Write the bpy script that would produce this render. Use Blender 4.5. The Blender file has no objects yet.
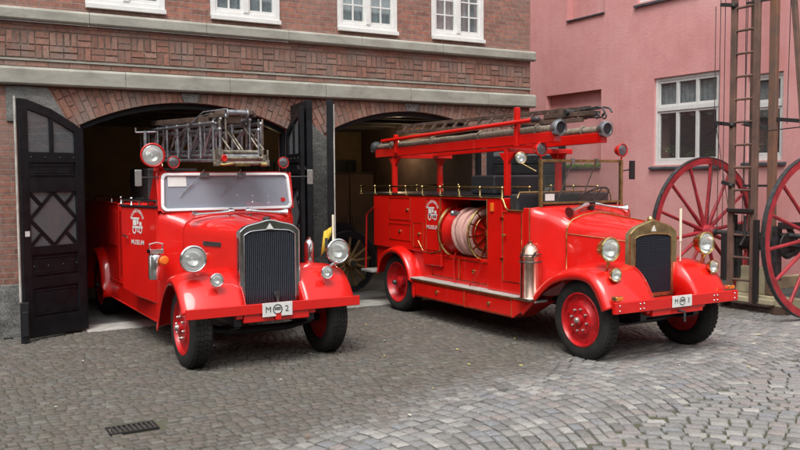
import bpy, bmesh, math, random
import numpy as np
from mathutils import Vector, Matrix
random.seed(7); rng = np.random.default_rng(7)
PI = math.pi; R = math.radians
scene = bpy.context.scene
COL = scene.collection

# ------------------------------------------------------------------ camera
H = 1.85
yaw, pit, roll = R(30.4), R(3.27), R(0.38)
F = Vector((math.sin(yaw)*math.cos(pit), math.cos(yaw)*math.cos(pit), -math.sin(pit)))
Rt = Vector((math.cos(yaw), -math.sin(yaw), 0)); Up = Rt.cross(F)
c_, s_ = math.cos(roll), math.sin(roll)
R2 = c_*Rt - s_*Up; U2 = s_*Rt + c_*Up
cam = bpy.data.cameras.new('camera'); cam_o = bpy.data.objects.new('camera', cam); COL.objects.link(cam_o)
M4 = Matrix((( R2.x, U2.x, -F.x, 0), (R2.y, U2.y, -F.y, 0), (R2.z, U2.z, -F.z, H), (0, 0, 0, 1)))
cam_o.matrix_world = M4
cam.sensor_width = 36; cam.lens = 845/800*36; cam.clip_start = .05; cam.clip_end = 2000
scene.camera = cam_o

# ------------------------------------------------------------------ sky, sun, exposure
SUN_EL, SUN_AZ = 58, 222           # degrees; azimuth clockwise from +Y
w = bpy.data.worlds.new('World'); scene.world = w; w.use_nodes = True
nt = w.node_tree; nt.nodes.clear()
sky = nt.nodes.new('ShaderNodeTexSky'); sky.sky_type = 'NISHITA'; sky.sun_disc = False
sky.sun_elevation = R(SUN_EL); sky.sun_rotation = R(SUN_AZ); sky.air_density = 1.2; sky.dust_density = 3; sky.ozone_density = 1
hs = nt.nodes.new('ShaderNodeHueSaturation'); hs.inputs['Saturation'].default_value = .10
bg = nt.nodes.new('ShaderNodeBackground'); bg.inputs['Strength'].default_value = .15
wo = nt.nodes.new('ShaderNodeOutputWorld')
nt.links.new(sky.outputs[0], hs.inputs['Color']); nt.links.new(hs.outputs[0], bg.inputs[0]); nt.links.new(bg.outputs[0], wo.inputs[0])
sl = bpy.data.lights.new('sun', 'SUN'); sl.energy = 1.4; sl.angle = R(30); sl.color = (1, .97, .92)
so = bpy.data.objects.new('sun', sl); COL.objects.link(so)
sd = Vector((math.sin(R(SUN_AZ))*math.cos(R(SUN_EL)), math.cos(R(SUN_AZ))*math.cos(R(SUN_EL)), math.sin(R(SUN_EL))))
so.rotation_euler = (-sd).to_track_quat('-Z', 'Y').to_euler()
vs = scene.view_settings; vs.view_transform = 'Standard'; vs.look = 'None'; vs.exposure = .80; vs.gamma = 1; vs.use_curve_mapping = False

# ------------------------------------------------------------------ materials
def newmat(name):
    m = bpy.data.materials.new(name); m.use_nodes = True
    return m, m.node_tree, m.node_tree.nodes['Principled BSDF']
def N(nt, t, **kw):
    n = nt.nodes.new(t)
    for k, v in kw.items(): setattr(n, k, v)
    return n
def ramp(nt, stops):
    r = N(nt, 'ShaderNodeValToRGB'); e = r.color_ramp.elements
    while len(e) < len(stops): e.new(.5)
    for i, (p, c) in enumerate(stops):
        e[i].position = p; e[i].color = (*c, 1)
    return r
def noise(nt, scale, detail=4, rough=.55, vec=None):
    n = N(nt, 'ShaderNodeTexNoise'); n.inputs['Scale'].default_value = scale
    n.inputs['Detail'].default_value = detail; n.inputs['Roughness'].default_value = rough
    if vec: nt.links.new(vec, n.inputs['Vector'])
    return n
def simple(name, col, rough=.5, metal=0., var=.0, vscale=6., bump=0., bscale=60., coat=0., col2=None, spec=.5, rvar=0.):
    m, nt, b = newmat(name)
    tc = N(nt, 'ShaderNodeTexCoord')
    b.inputs['Roughness'].default_value = rough; b.inputs['Metallic'].default_value = metal
    b.inputs['Coat Weight'].default_value = coat; b.inputs['Coat Roughness'].default_value = .035
    b.inputs['Specular IOR Level'].default_value = spec
    if var or col2:
        n = noise(nt, vscale, 5, .6, tc.outputs['Object'])
        c2 = col2 or tuple(max(0, c*(1-var)) for c in col); c1 = col if col2 else tuple(min(1, c*(1+var)) for c in col)
        r = ramp(nt, [(.35, c2), (.65, c1)])
        nt.links.new(n.outputs['Fac'], r.inputs[0]); nt.links.new(r.outputs[0], b.inputs['Base Color'])
    else: b.inputs['Base Color'].default_value = (*col, 1)
    if rvar:
        n = noise(nt, 9, 4, .6, tc.outputs['Object']); mr = N(nt, 'ShaderNodeMapRange')
        mr.inputs['To Min'].default_value = max(0, rough-rvar); mr.inputs['To Max'].default_value = rough+rvar
        nt.links.new(n.outputs['Fac'], mr.inputs['Value']); nt.links.new(mr.outputs[0], b.inputs['Roughness'])
    if bump:
        n = noise(nt, bscale, 4, .6, tc.outputs['Object']); bp = N(nt, 'ShaderNodeBump'); bp.inputs['Strength'].default_value = bump
        bp.inputs['Distance'].default_value = .01
        nt.links.new(n.outputs['Fac'], bp.inputs['Height']); nt.links.new(bp.outputs[0], b.inputs['Normal'])
    return m
def island(name, stops, rough=.85, bump=.4, bscale=40, dirt_sheen=None, dscale=1.5, dpos=(.45, .7)):
    m, nt, b = newmat(name); tc = N(nt, 'ShaderNodeTexCoord'); g = N(nt, 'ShaderNodeNewGeometry')
    r = ramp(nt, stops); nt.links.new(g.outputs['Random Per Island'], r.inputs[0]); out = r.outputs[0]
    n2 = noise(nt, 30, 5, .65, tc.outputs['Object']); mx = N(nt, 'ShaderNodeMix', data_type='RGBA', blend_type='MULTIPLY')
    rr = ramp(nt, [(.3, (.65, .65, .65)), (.7, (1.15, 1.15, 1.15))]); nt.links.new(n2.outputs['Fac'], rr.inputs[0])
    mx.inputs['Factor'].default_value = 1; nt.links.new(out, mx.inputs['A']); nt.links.new(rr.outputs[0], mx.inputs['B']); out = mx.outputs['Result']
    if dirt_sheen:
        n3 = noise(nt, dscale, 6, .6, tc.outputs['Object']); r3 = ramp(nt, [(dpos[0], (0, 0, 0)), (dpos[1], (1, 1, 1))]); nt.links.new(n3.outputs['Fac'], r3.inputs[0])
        m2 = N(nt, 'ShaderNodeMix', data_type='RGBA'); nt.links.new(r3.outputs[0], m2.inputs['Factor']); nt.links.new(out, m2.inputs['A'])
        m2.inputs['B'].default_value = (*dirt_sheen, 1); out = m2.outputs['Result']
    nt.links.new(out, b.inputs['Base Color']); b.inputs['Roughness'].default_value = rough
    n = noise(nt, bscale, 4, .6, tc.outputs['Object']); bp = N(nt, 'ShaderNodeBump'); bp.inputs['Strength'].default_value = bump; bp.inputs['Distance'].default_value = .01
    nt.links.new(n.outputs['Fac'], bp.inputs['Height']); nt.links.new(bp.outputs[0], b.inputs['Normal'])
    return m
def brickmat():
    m, nt, b = newmat('brick_wall'); tc = N(nt, 'ShaderNodeTexCoord'); sp = N(nt, 'ShaderNodeSeparateXYZ'); cb = N(nt, 'ShaderNodeCombineXYZ')
    nt.links.new(tc.outputs['Object'], sp.inputs[0])
    ad = N(nt, 'ShaderNodeMath', operation='ADD'); nt.links.new(sp.outputs['X'], ad.inputs[0]); nt.links.new(sp.outputs['Y'], ad.inputs[1])
    wob = noise(nt, 9, 3, .5, tc.outputs['Object'])
    wm = N(nt, 'ShaderNodeMath', operation='MULTIPLY_ADD'); wm.inputs[1].default_value = .016; nt.links.new(wob.outputs['Fac'], wm.inputs[0]); nt.links.new(sp.outputs['Z'], wm.inputs[2])
    nt.links.new(ad.outputs[0], cb.inputs['X']); nt.links.new(wm.outputs[0], cb.inputs['Y'])
    br = N(nt, 'ShaderNodeTexBrick'); br.inputs['Scale'].default_value = 1; br.inputs['Brick Width'].default_value = .24; br.inputs['Row Height'].default_value = .0705
    br.inputs['Mortar Size'].default_value = .0065; br.inputs['Mortar Smooth'].default_value = .3
    br.inputs['Color1'].default_value = (.32, .145, .105, 1); br.inputs['Color2'].default_value = (.19, .10, .08, 1); br.inputs['Mortar'].default_value = (.27, .225, .195, 1)
    br.inputs['Bias'].default_value = -.15
    nt.links.new(cb.outputs[0], br.inputs['Vector'])
    n1 = noise(nt, 14, 6, .7, cb.outputs[0]); r1 = ramp(nt, [(.3, (.55, .55, .58)), (.72, (1.35, 1.25, 1.2))]); nt.links.new(n1.outputs['Fac'], r1.inputs[0])
    mx = N(nt, 'ShaderNodeMix', data_type='RGBA', blend_type='MULTIPLY'); mx.inputs['Factor'].default_value = 1
    nt.links.new(br.outputs['Color'], mx.inputs['A']); nt.links.new(r1.outputs[0], mx.inputs['B'])
    n2 = noise(nt, 1.1, 6, .6, tc.outputs['Object']); r2 = ramp(nt, [(.42, (0, 0, 0)), (.75, (.65, .65, .65))]); nt.links.new(n2.outputs['Fac'], r2.inputs[0])
    m2 = N(nt, 'ShaderNodeMix', data_type='RGBA'); nt.links.new(r2.outputs[0], m2.inputs['Factor']); nt.links.new(mx.outputs['Result'], m2.inputs['A']); m2.inputs['B'].default_value = (.25, .19, .165, 1)
    nt.links.new(m2.outputs['Result'], b.inputs['Base Color']); b.inputs['Roughness'].default_value = .9
    inv = N(nt, 'ShaderNodeMath', operation='MULTIPLY_ADD'); inv.inputs[1].default_value = -1; inv.inputs[2].default_value = 1; nt.links.new(br.outputs['Fac'], inv.inputs[0])
    a2 = N(nt, 'ShaderNodeMath', operation='MULTIPLY_ADD'); a2.inputs[1].default_value = .5; nt.links.new(n1.outputs['Fac'], a2.inputs[0]); nt.links.new(inv.outputs[0], a2.inputs[2])
    bp = N(nt, 'ShaderNodeBump'); bp.inputs['Strength'].default_value = .9; bp.inputs['Distance'].default_value = .008
    nt.links.new(a2.outputs[0], bp.inputs['Height']); nt.links.new(bp.outputs[0], b.inputs['Normal'])
    return m
def stonemat(name, c1, c2, scale=3, speck=0., rough=.85):
    m, nt, b = newmat(name); tc = N(nt, 'ShaderNodeTexCoord')
    mp = N(nt, 'ShaderNodeMapping'); mp.inputs['Scale'].default_value = (1, 1, 2.5); nt.links.new(tc.outputs['Object'], mp.inputs[0])
    n = noise(nt, scale, 8, .65, mp.outputs[0]); r = ramp(nt, [(.36, c1), (.62, c2)]); nt.links.new(n.outputs['Fac'], r.inputs[0]); out = r.outputs[0]
    st = noise(nt, 1.7, 7, .7, tc.outputs['Object']); rs = ramp(nt, [(.58, (0, 0, 0)), (.74, (.6, .6, .6))]); nt.links.new(st.outputs['Fac'], rs.inputs[0])
    ms = N(nt, 'ShaderNodeMix', data_type='RGBA'); nt.links.new(rs.outputs[0], ms.inputs['Factor']); nt.links.new(out, ms.inputs['A']); ms.inputs['B'].default_value = (*[q*.4 for q in c1], 1); out = ms.outputs['Result']
    v = noise(nt, 90, 3, .7, tc.outputs['Object'])
    rv = ramp(nt, [(.38, (1-speck,)*3), (.62, (1+speck,)*3)]); nt.links.new(v.outputs['Fac'], rv.inputs[0])
    mx = N(nt, 'ShaderNodeMix', data_type='RGBA', blend_type='MULTIPLY'); mx.inputs['Factor'].default_value = 1
    nt.links.new(out, mx.inputs['A']); nt.links.new(rv.outputs[0], mx.inputs['B']); nt.links.new(mx.outputs['Result'], b.inputs['Base Color'])
    b.inputs['Roughness'].default_value = rough
    bp = N(nt, 'ShaderNodeBump'); bp.inputs['Strength'].default_value = .4; bp.inputs['Distance'].default_value = .006
    nt.links.new(v.outputs['Fac'], bp.inputs['Height']); nt.links.new(bp.outputs[0], b.inputs['Normal'])
    return m
def pinkmat():
    m, nt, b = newmat('pink_render'); tc = N(nt, 'ShaderNodeTexCoord')
    n = noise(nt, .9, 8, .62, tc.outputs['Object']); r = ramp(nt, [(.32, (.56, .245, .235)), (.5, (.64, .305, .295)), (.7, (.68, .365, .35))]); nt.links.new(n.outputs['Fac'], r.inputs[0])
    mp = N(nt, 'ShaderNodeMapping'); mp.inputs['Scale'].default_value = (4, 4, .35); nt.links.new(tc.outputs['Object'], mp.inputs[0])
    n2 = noise(nt, 2.2, 8, .7, mp.outputs[0]); r2 = ramp(nt, [(.50, (0, 0, 0)), (.76, (.32, .32, .32))]); nt.links.new(n2.outputs['Fac'], r2.inputs[0])
    mx = N(nt, 'ShaderNodeMix', data_type='RGBA'); nt.links.new(r2.outputs[0], mx.inputs['Factor']); nt.links.new(r.outputs[0], mx.inputs['A']); mx.inputs['B'].default_value = (.44, .19, .20, 1)
    n4 = noise(nt, .8, 6, .6, tc.outputs['Object']); r4 = ramp(nt, [(.56, (0, 0, 0)), (.70, (.6, .6, .6))]); nt.links.new(n4.outputs['Fac'], r4.inputs[0])
    m4 = N(nt, 'ShaderNodeMix', data_type='RGBA'); nt.links.new(r4.outputs[0], m4.inputs['Factor']); nt.links.new(mx.outputs['Result'], m4.inputs['A']); m4.inputs['B'].default_value = (.60, .22, .20, 1)
    nt.links.new(m4.outputs['Result'], b.inputs['Base Color']); b.inputs['Roughness'].default_value = .92
    n3 = noise(nt, 25, 6, .6, tc.outputs['Object']); bp = N(nt, 'ShaderNodeBump'); bp.inputs['Strength'].default_value = .35; bp.inputs['Distance'].default_value = .015
    nt.links.new(n3.outputs['Fac'], bp.inputs['Height']); nt.links.new(bp.outputs[0], b.inputs['Normal'])
    return m
def glassmat(name, dirt_sheen=(.5, .52, .55), dfac=.15, gloss=.35):  # diffuse share: film on the glass, painted sky reflection on the windscreen
    m, nt, b = newmat(name); nt.nodes.remove(b); out = [n for n in nt.nodes if n.type == 'OUTPUT_MATERIAL'][0]
    tr = N(nt, 'ShaderNodeBsdfTransparent'); tr.inputs[0].default_value = (.85, .88, .87, 1)
    gl = N(nt, 'ShaderNodeBsdfGlossy'); gl.inputs['Roughness'].default_value = .03
    df = N(nt, 'ShaderNodeBsdfDiffuse'); df.inputs[0].default_value = (*dirt_sheen, 1)
    lw0 = N(nt, 'ShaderNodeLayerWeight'); lw0.inputs[0].default_value = .5
    pw = N(nt, 'ShaderNodeMath', operation='POWER'); pw.inputs[1].default_value = 3.5; nt.links.new(lw0.outputs['Facing'], pw.inputs[0])
    lw = N(nt, 'ShaderNodeMath', operation='MULTIPLY_ADD'); lw.inputs[1].default_value = .75; lw.inputs[2].default_value = gloss; nt.links.new(pw.outputs[0], lw.inputs[0])
    m1 = N(nt, 'ShaderNodeMixShader'); m2 = N(nt, 'ShaderNodeMixShader'); m2.inputs[0].default_value = dfac
    nt.links.new(lw.outputs[0], m1.inputs[0]); nt.links.new(tr.outputs[0], m1.inputs[1]); nt.links.new(gl.outputs[0], m1.inputs[2])
    nt.links.new(m1.outputs[0], m2.inputs[1]); nt.links.new(df.outputs[0], m2.inputs[2]); nt.links.new(m2.outputs[0], out.inputs[0])
    return m
MT = dict(
    red=simple('red_paint', (.60, .006, .003), .40, coat=.75, var=.07, vscale=2.5, bump=.05, bscale=5, rvar=.08, spec=.3),
    redmatt=simple('red_paint_worn', (.45, .007, .005), .45, var=.2, vscale=5, coat=.2, spec=.3),
    wheelred=simple('wheel_red', (.42, .007, .010), .42, var=.3, vscale=12, coat=.25, spec=.35),
    black=simple('black_paint', (.012, .013, .016), .35, bump=.1, bscale=30, rvar=.1),
    doorblack=simple('door_black', (.007, .008, .010), .42, var=.4, vscale=8, bump=.12, bscale=20, rvar=.12, spec=.3),
    rubber=simple('tyre_rubber', (.012, .012, .012), .8, spec=.25, col2=(.026, .024, .022), vscale=7, bump=.2, bscale=80),
    leather=simple('black_leather', (.02, .022, .026), .45, bump=.3, bscale=18),
    chrome=simple('chrome', (.72, .73, .74), .16, 1., rvar=.08, var=.1, vscale=20),
    steel=simple('grey_steel', (.30, .31, .33), .40, .8, var=.45, vscale=14, rvar=.12),
    rimsteel=simple('plated_nuts', (.38, .30, .29), .4, .6, var=.4, vscale=30),
    darksteel=simple('dark_steel', (.06, .062, .065), .45, .5, var=.4, vscale=15, bump=.2),
    brass=simple('brass', (.62, .47, .20), .24, 1., var=.25, vscale=18, rvar=.1),
    brassold=simple('tarnished_brass', (.34, .25, .11), .38, .9, var=.35, vscale=14, rvar=.1),
    copper=simple('copper', (.70, .47, .38), .22, 1., var=.15, vscale=12, rvar=.08),
    lens=simple('lamp_lens', (.62, .64, .62), .14, .75, var=.1, vscale=26),
    reflector=simple('lamp_reflector', (.9, .9, .88), .16, .9, var=.05, vscale=30),
    darklens=simple('dark_lens', (.16, .15, .16), .12, .5),
    amber=simple('amber_lens', (.7, .16, .02), .2),
    white=simple('white_paint', (.66, .66, .64), .45, var=.06, vscale=9),
    black_ink=simple('black_marking', (.02, .02, .02), .6),
    ivory=simple('ivory_rod', (.75, .70, .55), .5),
    yellow=simple('yellow_cloth', (.55, .38, .03), .8),
    wood=simple('dark_wood', (.075, .045, .032), .7, var=.5, vscale=9, bump=.4, bscale=35),
    mastwood=simple('mast_wood', (.17, .095, .07), .65, col2=(.085, .055, .045), vscale=4, bump=.3, bscale=40),
    hose=simple('suction_hose', (.20, .165, .125), .8, var=.3, vscale=25, bump=.4, bscale=60),
    pinkhose=simple('canvas_hose', (.50, .29, .25), .9, var=.12, vscale=30, bump=.4, bscale=90),
    cartred=simple('cart_red', (.30, .02, .028), .5, var=.3, vscale=7),
    cream=simple('cream_timber', (.52, .46, .30), .75, col2=(.33, .29, .19), vscale=5, bump=.3),
    tread=simple('ribbed_tread', (.44, .44, .42), .6, .3, var=.15, vscale=20),
    ledge=stonemat('weathered_sandstone', (.23, .225, .19), (.335, .33, .285), 2.2, .10),
    granite=stonemat('speckled_granite', (.11, .11, .105), (.19, .185, .175), 6, .6),
    bricks=island('brick_island', [(0, (.20, .11, .085)), (.3, (.26, .125, .09)), (.65, (.30, .145, .105)), (1, (.33, .195, .15))], .9, .5, 60, (.2, .16, .14), 2.2),
    brick=brickmat(),
    oldmortar=simple('old_mortar', (.165, .125, .10), .95, var=.35, vscale=12, bump=.4),
    mortar=simple('mortar', (.17, .145, .125), .95, var=.2, vscale=20, bump=.3),
    pink=pinkmat(),
    slate=simple('slate_sill', (.055, .06, .07), .6, var=.3),
    moss=simple('moss', (.12, .19, .04), .95, col2=(.05, .08, .025), vscale=12, bump=1., bscale=40),
    setts=None,
    setts_old=island('granite_setts', [(0, (.17, .165, .16)), (.3, (.25, .245, .245)), (.55, (.30, .27, .265)), (.8, (.23, .235, .25)), (1, (.36, .345, .33))], .62, .6, 35, (.19, .175, .15), .8, (.5, .75)),
    setts2=island('worn_setts', [(0, (.075, .066, .052)), (.35, (.115, .098, .078)), (.6, (.13, .10, .085)), (.85, (.10, .095, .085)), (1, (.19, .17, .145))], .6, .7, 35, (.085, .082, .05), 1.3, (.42, .7)),
    joint=simple('joint_soil', (.085, .078, .058), .95, col2=(.065, .075, .036), vscale=2.5, bump=.8, bscale=50),
    concrete=simple('garage_floor', (.17, .17, .165), .6, var=.25, vscale=2, bump=.1),
    ochre=simple('ochre_plaster', (.15, .105, .055), .9, var=.2, vscale=2),
    brownwall=simple('brown_plaster', (.10, .062, .048), .9, var=.3, vscale=1.5),
    darkwood=simple('ceiling_boards', (.035, .028, .022), .85, var=.3),
    pale=simple('kerb_stone', (.40, .39, .36), .8, var=.25, vscale=6, bump=.3),
    iron=simple('cast_iron', (.03, .028, .028), .55, .4, bump=.3),
    curtain=simple('net_curtain', (.62, .66, .70), .95, col2=(.36, .40, .44), vscale=7),
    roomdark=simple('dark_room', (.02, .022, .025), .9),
    leafgreen=simple('potted_leaf', (.05, .12, .03), .6, var=.3),
    leafy=simple('autumn_leaf', (.62, .52, .14), .7, var=.2, vscale=3),
    glass=glassmat('window_glass', (.3, .32, .34), .06, .14),
    wind=glassmat('windscreen_glass', (.50, .54, .64), .36, .16),  # sky reflection painted in as a pale bluish diffuse colour
    clear=glassmat('clear_glass', (.5, .5, .5), .02, .03),
    lampglass=glassmat('lamp_glass', (.75, .77, .76), .22, .10),
    wire=glassmat('wired_glass', (.15, .16, .17), .55, .08),
)

def settmat():
    m, nt, b = newmat('granite_setts_blend'); tc = N(nt, 'ShaderNodeTexCoord'); g = N(nt, 'ShaderNodeNewGeometry'); sp = N(nt, 'ShaderNodeSeparateXYZ')
    nt.links.new(tc.outputs['Object'], sp.inputs[0])
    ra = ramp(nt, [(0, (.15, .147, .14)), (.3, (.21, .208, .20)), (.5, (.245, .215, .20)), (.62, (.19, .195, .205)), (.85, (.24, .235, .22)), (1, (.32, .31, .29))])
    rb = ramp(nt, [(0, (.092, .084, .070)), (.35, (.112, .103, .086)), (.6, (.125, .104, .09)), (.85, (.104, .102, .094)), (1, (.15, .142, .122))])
    for r in (ra, rb): nt.links.new(g.outputs['Random Per Island'], r.inputs[0])
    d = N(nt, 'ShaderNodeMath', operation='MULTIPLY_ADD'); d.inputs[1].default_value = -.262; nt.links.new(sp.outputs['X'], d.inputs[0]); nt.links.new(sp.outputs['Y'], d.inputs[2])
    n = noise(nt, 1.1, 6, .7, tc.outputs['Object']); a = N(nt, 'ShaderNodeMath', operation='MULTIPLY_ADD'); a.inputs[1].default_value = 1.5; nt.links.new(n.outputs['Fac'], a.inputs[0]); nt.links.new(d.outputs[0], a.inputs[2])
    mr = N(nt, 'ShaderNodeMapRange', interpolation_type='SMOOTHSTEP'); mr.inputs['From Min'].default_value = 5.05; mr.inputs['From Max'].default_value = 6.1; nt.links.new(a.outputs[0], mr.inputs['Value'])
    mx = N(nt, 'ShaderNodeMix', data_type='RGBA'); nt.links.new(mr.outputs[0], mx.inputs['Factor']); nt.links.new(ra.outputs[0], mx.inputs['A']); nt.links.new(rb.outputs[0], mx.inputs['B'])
    n2 = noise(nt, 38, 5, .7, tc.outputs['Object']); rr = ramp(nt, [(.3, (.7, .7, .7)), (.7, (1.2, 1.2, 1.2))]); nt.links.new(n2.outputs['Fac'], rr.inputs[0])
    mu = N(nt, 'ShaderNodeMix', data_type='RGBA', blend_type='MULTIPLY'); mu.inputs['Factor'].default_value = 1; nt.links.new(mx.outputs['Result'], mu.inputs['A']); nt.links.new(rr.outputs[0], mu.inputs['B'])
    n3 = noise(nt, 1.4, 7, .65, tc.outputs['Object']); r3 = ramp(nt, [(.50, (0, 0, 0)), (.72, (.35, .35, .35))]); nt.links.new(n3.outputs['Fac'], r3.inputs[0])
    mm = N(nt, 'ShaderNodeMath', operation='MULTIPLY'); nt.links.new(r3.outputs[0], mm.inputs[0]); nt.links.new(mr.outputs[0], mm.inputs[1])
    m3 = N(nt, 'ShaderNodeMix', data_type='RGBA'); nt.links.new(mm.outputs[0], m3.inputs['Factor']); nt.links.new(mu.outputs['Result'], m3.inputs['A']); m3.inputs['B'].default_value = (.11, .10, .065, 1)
    nt.links.new(m3.outputs['Result'], b.inputs['Base Color'])
    rg = N(nt, 'ShaderNodeMapRange'); rg.inputs['To Min'].default_value = .62; rg.inputs['To Max'].default_value = .95; nt.links.new(n3.outputs['Fac'], rg.inputs['Value']); nt.links.new(rg.outputs[0], b.inputs['Roughness'])
    bp = N(nt, 'ShaderNodeBump'); bp.inputs['Strength'].default_value = .7; bp.inputs['Distance'].default_value = .008; nt.links.new(n2.outputs['Fac'], bp.inputs['Height']); nt.links.new(bp.outputs[0], b.inputs['Normal'])
    return m
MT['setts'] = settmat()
def each(name, builders, m, parent, **kw):
    for f in builders:
        bm = bmesh.new(); f(bm); obj(name, bm, m, parent, **kw)
# ------------------------------------------------------------------ mesh helpers
def BM(): return bmesh.new()
def box(bm, x0, x1, y0, y1, z0, z1, mat=None):
    vs = [bm.verts.new(p) for p in [(x0,y0,z0),(x1,y0,z0),(x1,y1,z0),(x0,y1,z0),(x0,y0,z1),(x1,y0,z1),(x1,y1,z1),(x0,y1,z1)]]
    if mat is not None:
        for v in vs: v.co = mat @ v.co
    for f in [(3,2,1,0),(4,5,6,7),(0,1,5,4),(1,2,6,5),(2,3,7,6),(3,0,4,7)]: bm.faces.new([vs[i] for i in f])
    return vs
def bar(bm, a, b, w, h=None, up=(0,0,1)):
    """rectangular bar from a to b"""
    h = h or w; a = Vector(a); b = Vector(b); d = (b-a); L = d.length; d.normalize()
    u = Vector(up)
    if abs(d.dot(u)) > .98: u = Vector((0,1,0))
    s = d.cross(u).normalized(); t = s.cross(d)
    box(bm, 0, L, -w/2, w/2, -h/2, h/2, Matrix(((d.x,s.x,t.x,a.x),(d.y,s.y,t.y,a.y),(d.z,s.z,t.z,a.z),(0,0,0,1))))
def loft(bm, rings, close=True, caps=True):
    V = [[bm.verts.new(p) for p in r] for r in rings]; n = len(V[0])
    for i in range(len(V)-1):
        for j in range(n if close else n-1):
            k = (j+1) % n
            try: bm.faces.new([V[i][j], V[i][k], V[i+1][k], V[i+1][j]])
            except ValueError: pass
    if caps and close:
        bm.faces.new(V[0][::-1]); bm.faces.new(V[-1])
    return V
def tube(bm, pts, r, n=8, caps=True, rr=None):
    pts = [Vector(p) for p in pts]; rings = []; prev = None
    for i, p in enumerate(pts):
        d = (pts[min(i+1, len(pts)-1)] - pts[max(i-1, 0)]).normalized()
        if prev is None:
            u = Vector((0,0,1)) if abs(d.z) < .9 else Vector((1,0,0))
            s = d.cross(u).normalized()
        else: s = (prev - d*prev.dot(d)).normalized()
        prev = s; t = d.cross(s); q = rr[i] if rr else r
        rings.append([p + (s*math.cos(2*PI*k/n) + t*math.sin(2*PI*k/n))*q for k in range(n)])
    loft(bm, rings, True, caps)
def lathe(bm, prof, axis='z', c=(0,0,0), n=32, caps=True, mat=None):
    """prof: list of (r, h) along axis"""
    c = Vector(c); rings = []
    for r, h in prof:
        r = max(r, .0004); ring = []
        for k in range(n):
            a = 2*PI*k/n; u, v = r*math.cos(a), r*math.sin(a)
            p = Vector((u, v, h)) if axis == 'z' else Vector((h, u, v)) if axis == 'x' else Vector((v, h, u))
            if mat is not None: p = mat @ p
            ring.append(c + p)
        rings.append(ring)
    loft(bm, rings, True, caps)
def torus(bm, c, rad, r, axis='y', n=36, m=8, a0=0, a1=2*PI):
    c = Vector(c); rings = []; full = abs(a1-a0-2*PI) < 1e-6; cnt = n if full else n+1
    for i in range(cnt):
        a = a0 + (a1-a0)*i/n; ring = []
        for k in range(m):
            b = 2*PI*k/m; q = rad + r*math.cos(b); h = r*math.sin(b)
            u, v = q*math.cos(a), q*math.sin(a)
            ring.append(c + (Vector((u, v, h)) if axis == 'z' else Vector((h, u, v)) if axis == 'x' else Vector((u, h, v))))
        rings.append(ring)
    if full: rings.append(rings[0])
    V = loft(bm, rings, True, not full)
    if full: bmesh.ops.remove_doubles(bm, verts=bm.verts[:], dist=1e-5)
def prism(bm, poly, y0, y1, conv=None):
    """2D polygon (x,z) extruded along y; conv maps (u,y,v)->3D"""
    conv = conv or (lambda u, y, v: (u, y, v))
    a = [bm.verts.new(conv(u, y0, v)) for u, v in poly]; b = [bm.verts.new(conv(u, y1, v)) for u, v in poly]; n = len(poly)
    bm.faces.new(a); bm.faces.new(b[::-1])
    for i in range(n): bm.faces.new([a[i], b[i], b[(i+1) % n], a[(i+1) % n]])
def ball(bm, c, r, n=12, sz=1.):
    bmesh.ops.create_uvsphere(bm, u_segments=n, v_segments=max(6, n*2//3), radius=r, matrix=Matrix.Translation(c) @ Matrix.Diagonal((1, 1, sz, 1)))
def obj(name, bm, m, parent=None, bevel=0., smooth=True, solid=0., subsurf=0, label=None, seg=2, angle=35):
    bmesh.ops.recalc_face_normals(bm, faces=bm.faces)
    me = bpy.data.meshes.new(name); bm.to_mesh(me); bm.free(); me.materials.append(MT[m] if isinstance(m, str) else m)
    o = bpy.data.objects.new(name, me); COL.objects.link(o)
    if smooth:
        me.polygons.foreach_set('use_smooth', [True]*len(me.polygons))
        me.set_sharp_from_angle(angle=R(angle))
    if solid:
        s = o.modifiers.new('thickness', 'SOLIDIFY'); s.thickness = solid; s.offset = -1
    if subsurf:
        s = o.modifiers.new('sub', 'SUBSURF'); s.levels = s.render_levels = subsurf
    if bevel:
        b = o.modifiers.new('bevel', 'BEVEL'); b.width = bevel; b.segments = seg; b.limit_method = 'ANGLE'; b.angle_limit = R(32); b.harden_normals = True
    if parent: o.parent = parent
    if label: o['label'] = label
    return o
def tag(o, label, cat, group=None):
    o['label'] = label; o['category'] = cat
    if group: o['group'] = group
    return o
def thing(name, label, cat, loc=(0, 0, 0), group=None, rz=0):
    o = bpy.data.objects.new(name, None); COL.objects.link(o); o.location = loc; o.rotation_euler.z = rz; o.empty_display_size = .2
    return tag(o, label, cat, group)
def structure(o): o['kind'] = 'structure'; return o
def copy_tree(o, parent=None):
    c = o.copy(); COL.objects.link(c); c.parent = parent
    for ch in [x for x in COL.objects if x.parent == o]: copy_tree(ch, c)
    return c
def text_bm(s, size, conv, depth=.002, align='CENTER', bold=0.):
    """text flattened to mesh: local (u,v) -> 3D by conv(u,v)"""
    cu = bpy.data.curves.new('t', 'FONT'); cu.body = s; cu.size = size; cu.align_x = align; cu.align_y = 'CENTER'; cu.resolution_u = 3; cu.offset = bold
    o = bpy.data.objects.new('t', cu); COL.objects.link(o); dg = bpy.context.evaluated_depsgraph_get()
    me = bpy.data.meshes.new_from_object(o.evaluated_get(dg)); bm = BM(); bm.from_mesh(me)
    bpy.data.objects.remove(o); bpy.data.meshes.remove(me)
    for v in bm.verts: v.co = Vector(conv(v.co.x, v.co.y))
    return bm
def merge(dst, src):
    me = bpy.data.meshes.new('tmp'); src.to_mesh(me); src.free(); dst.from_mesh(me); bpy.data.meshes.remove(me)

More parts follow.
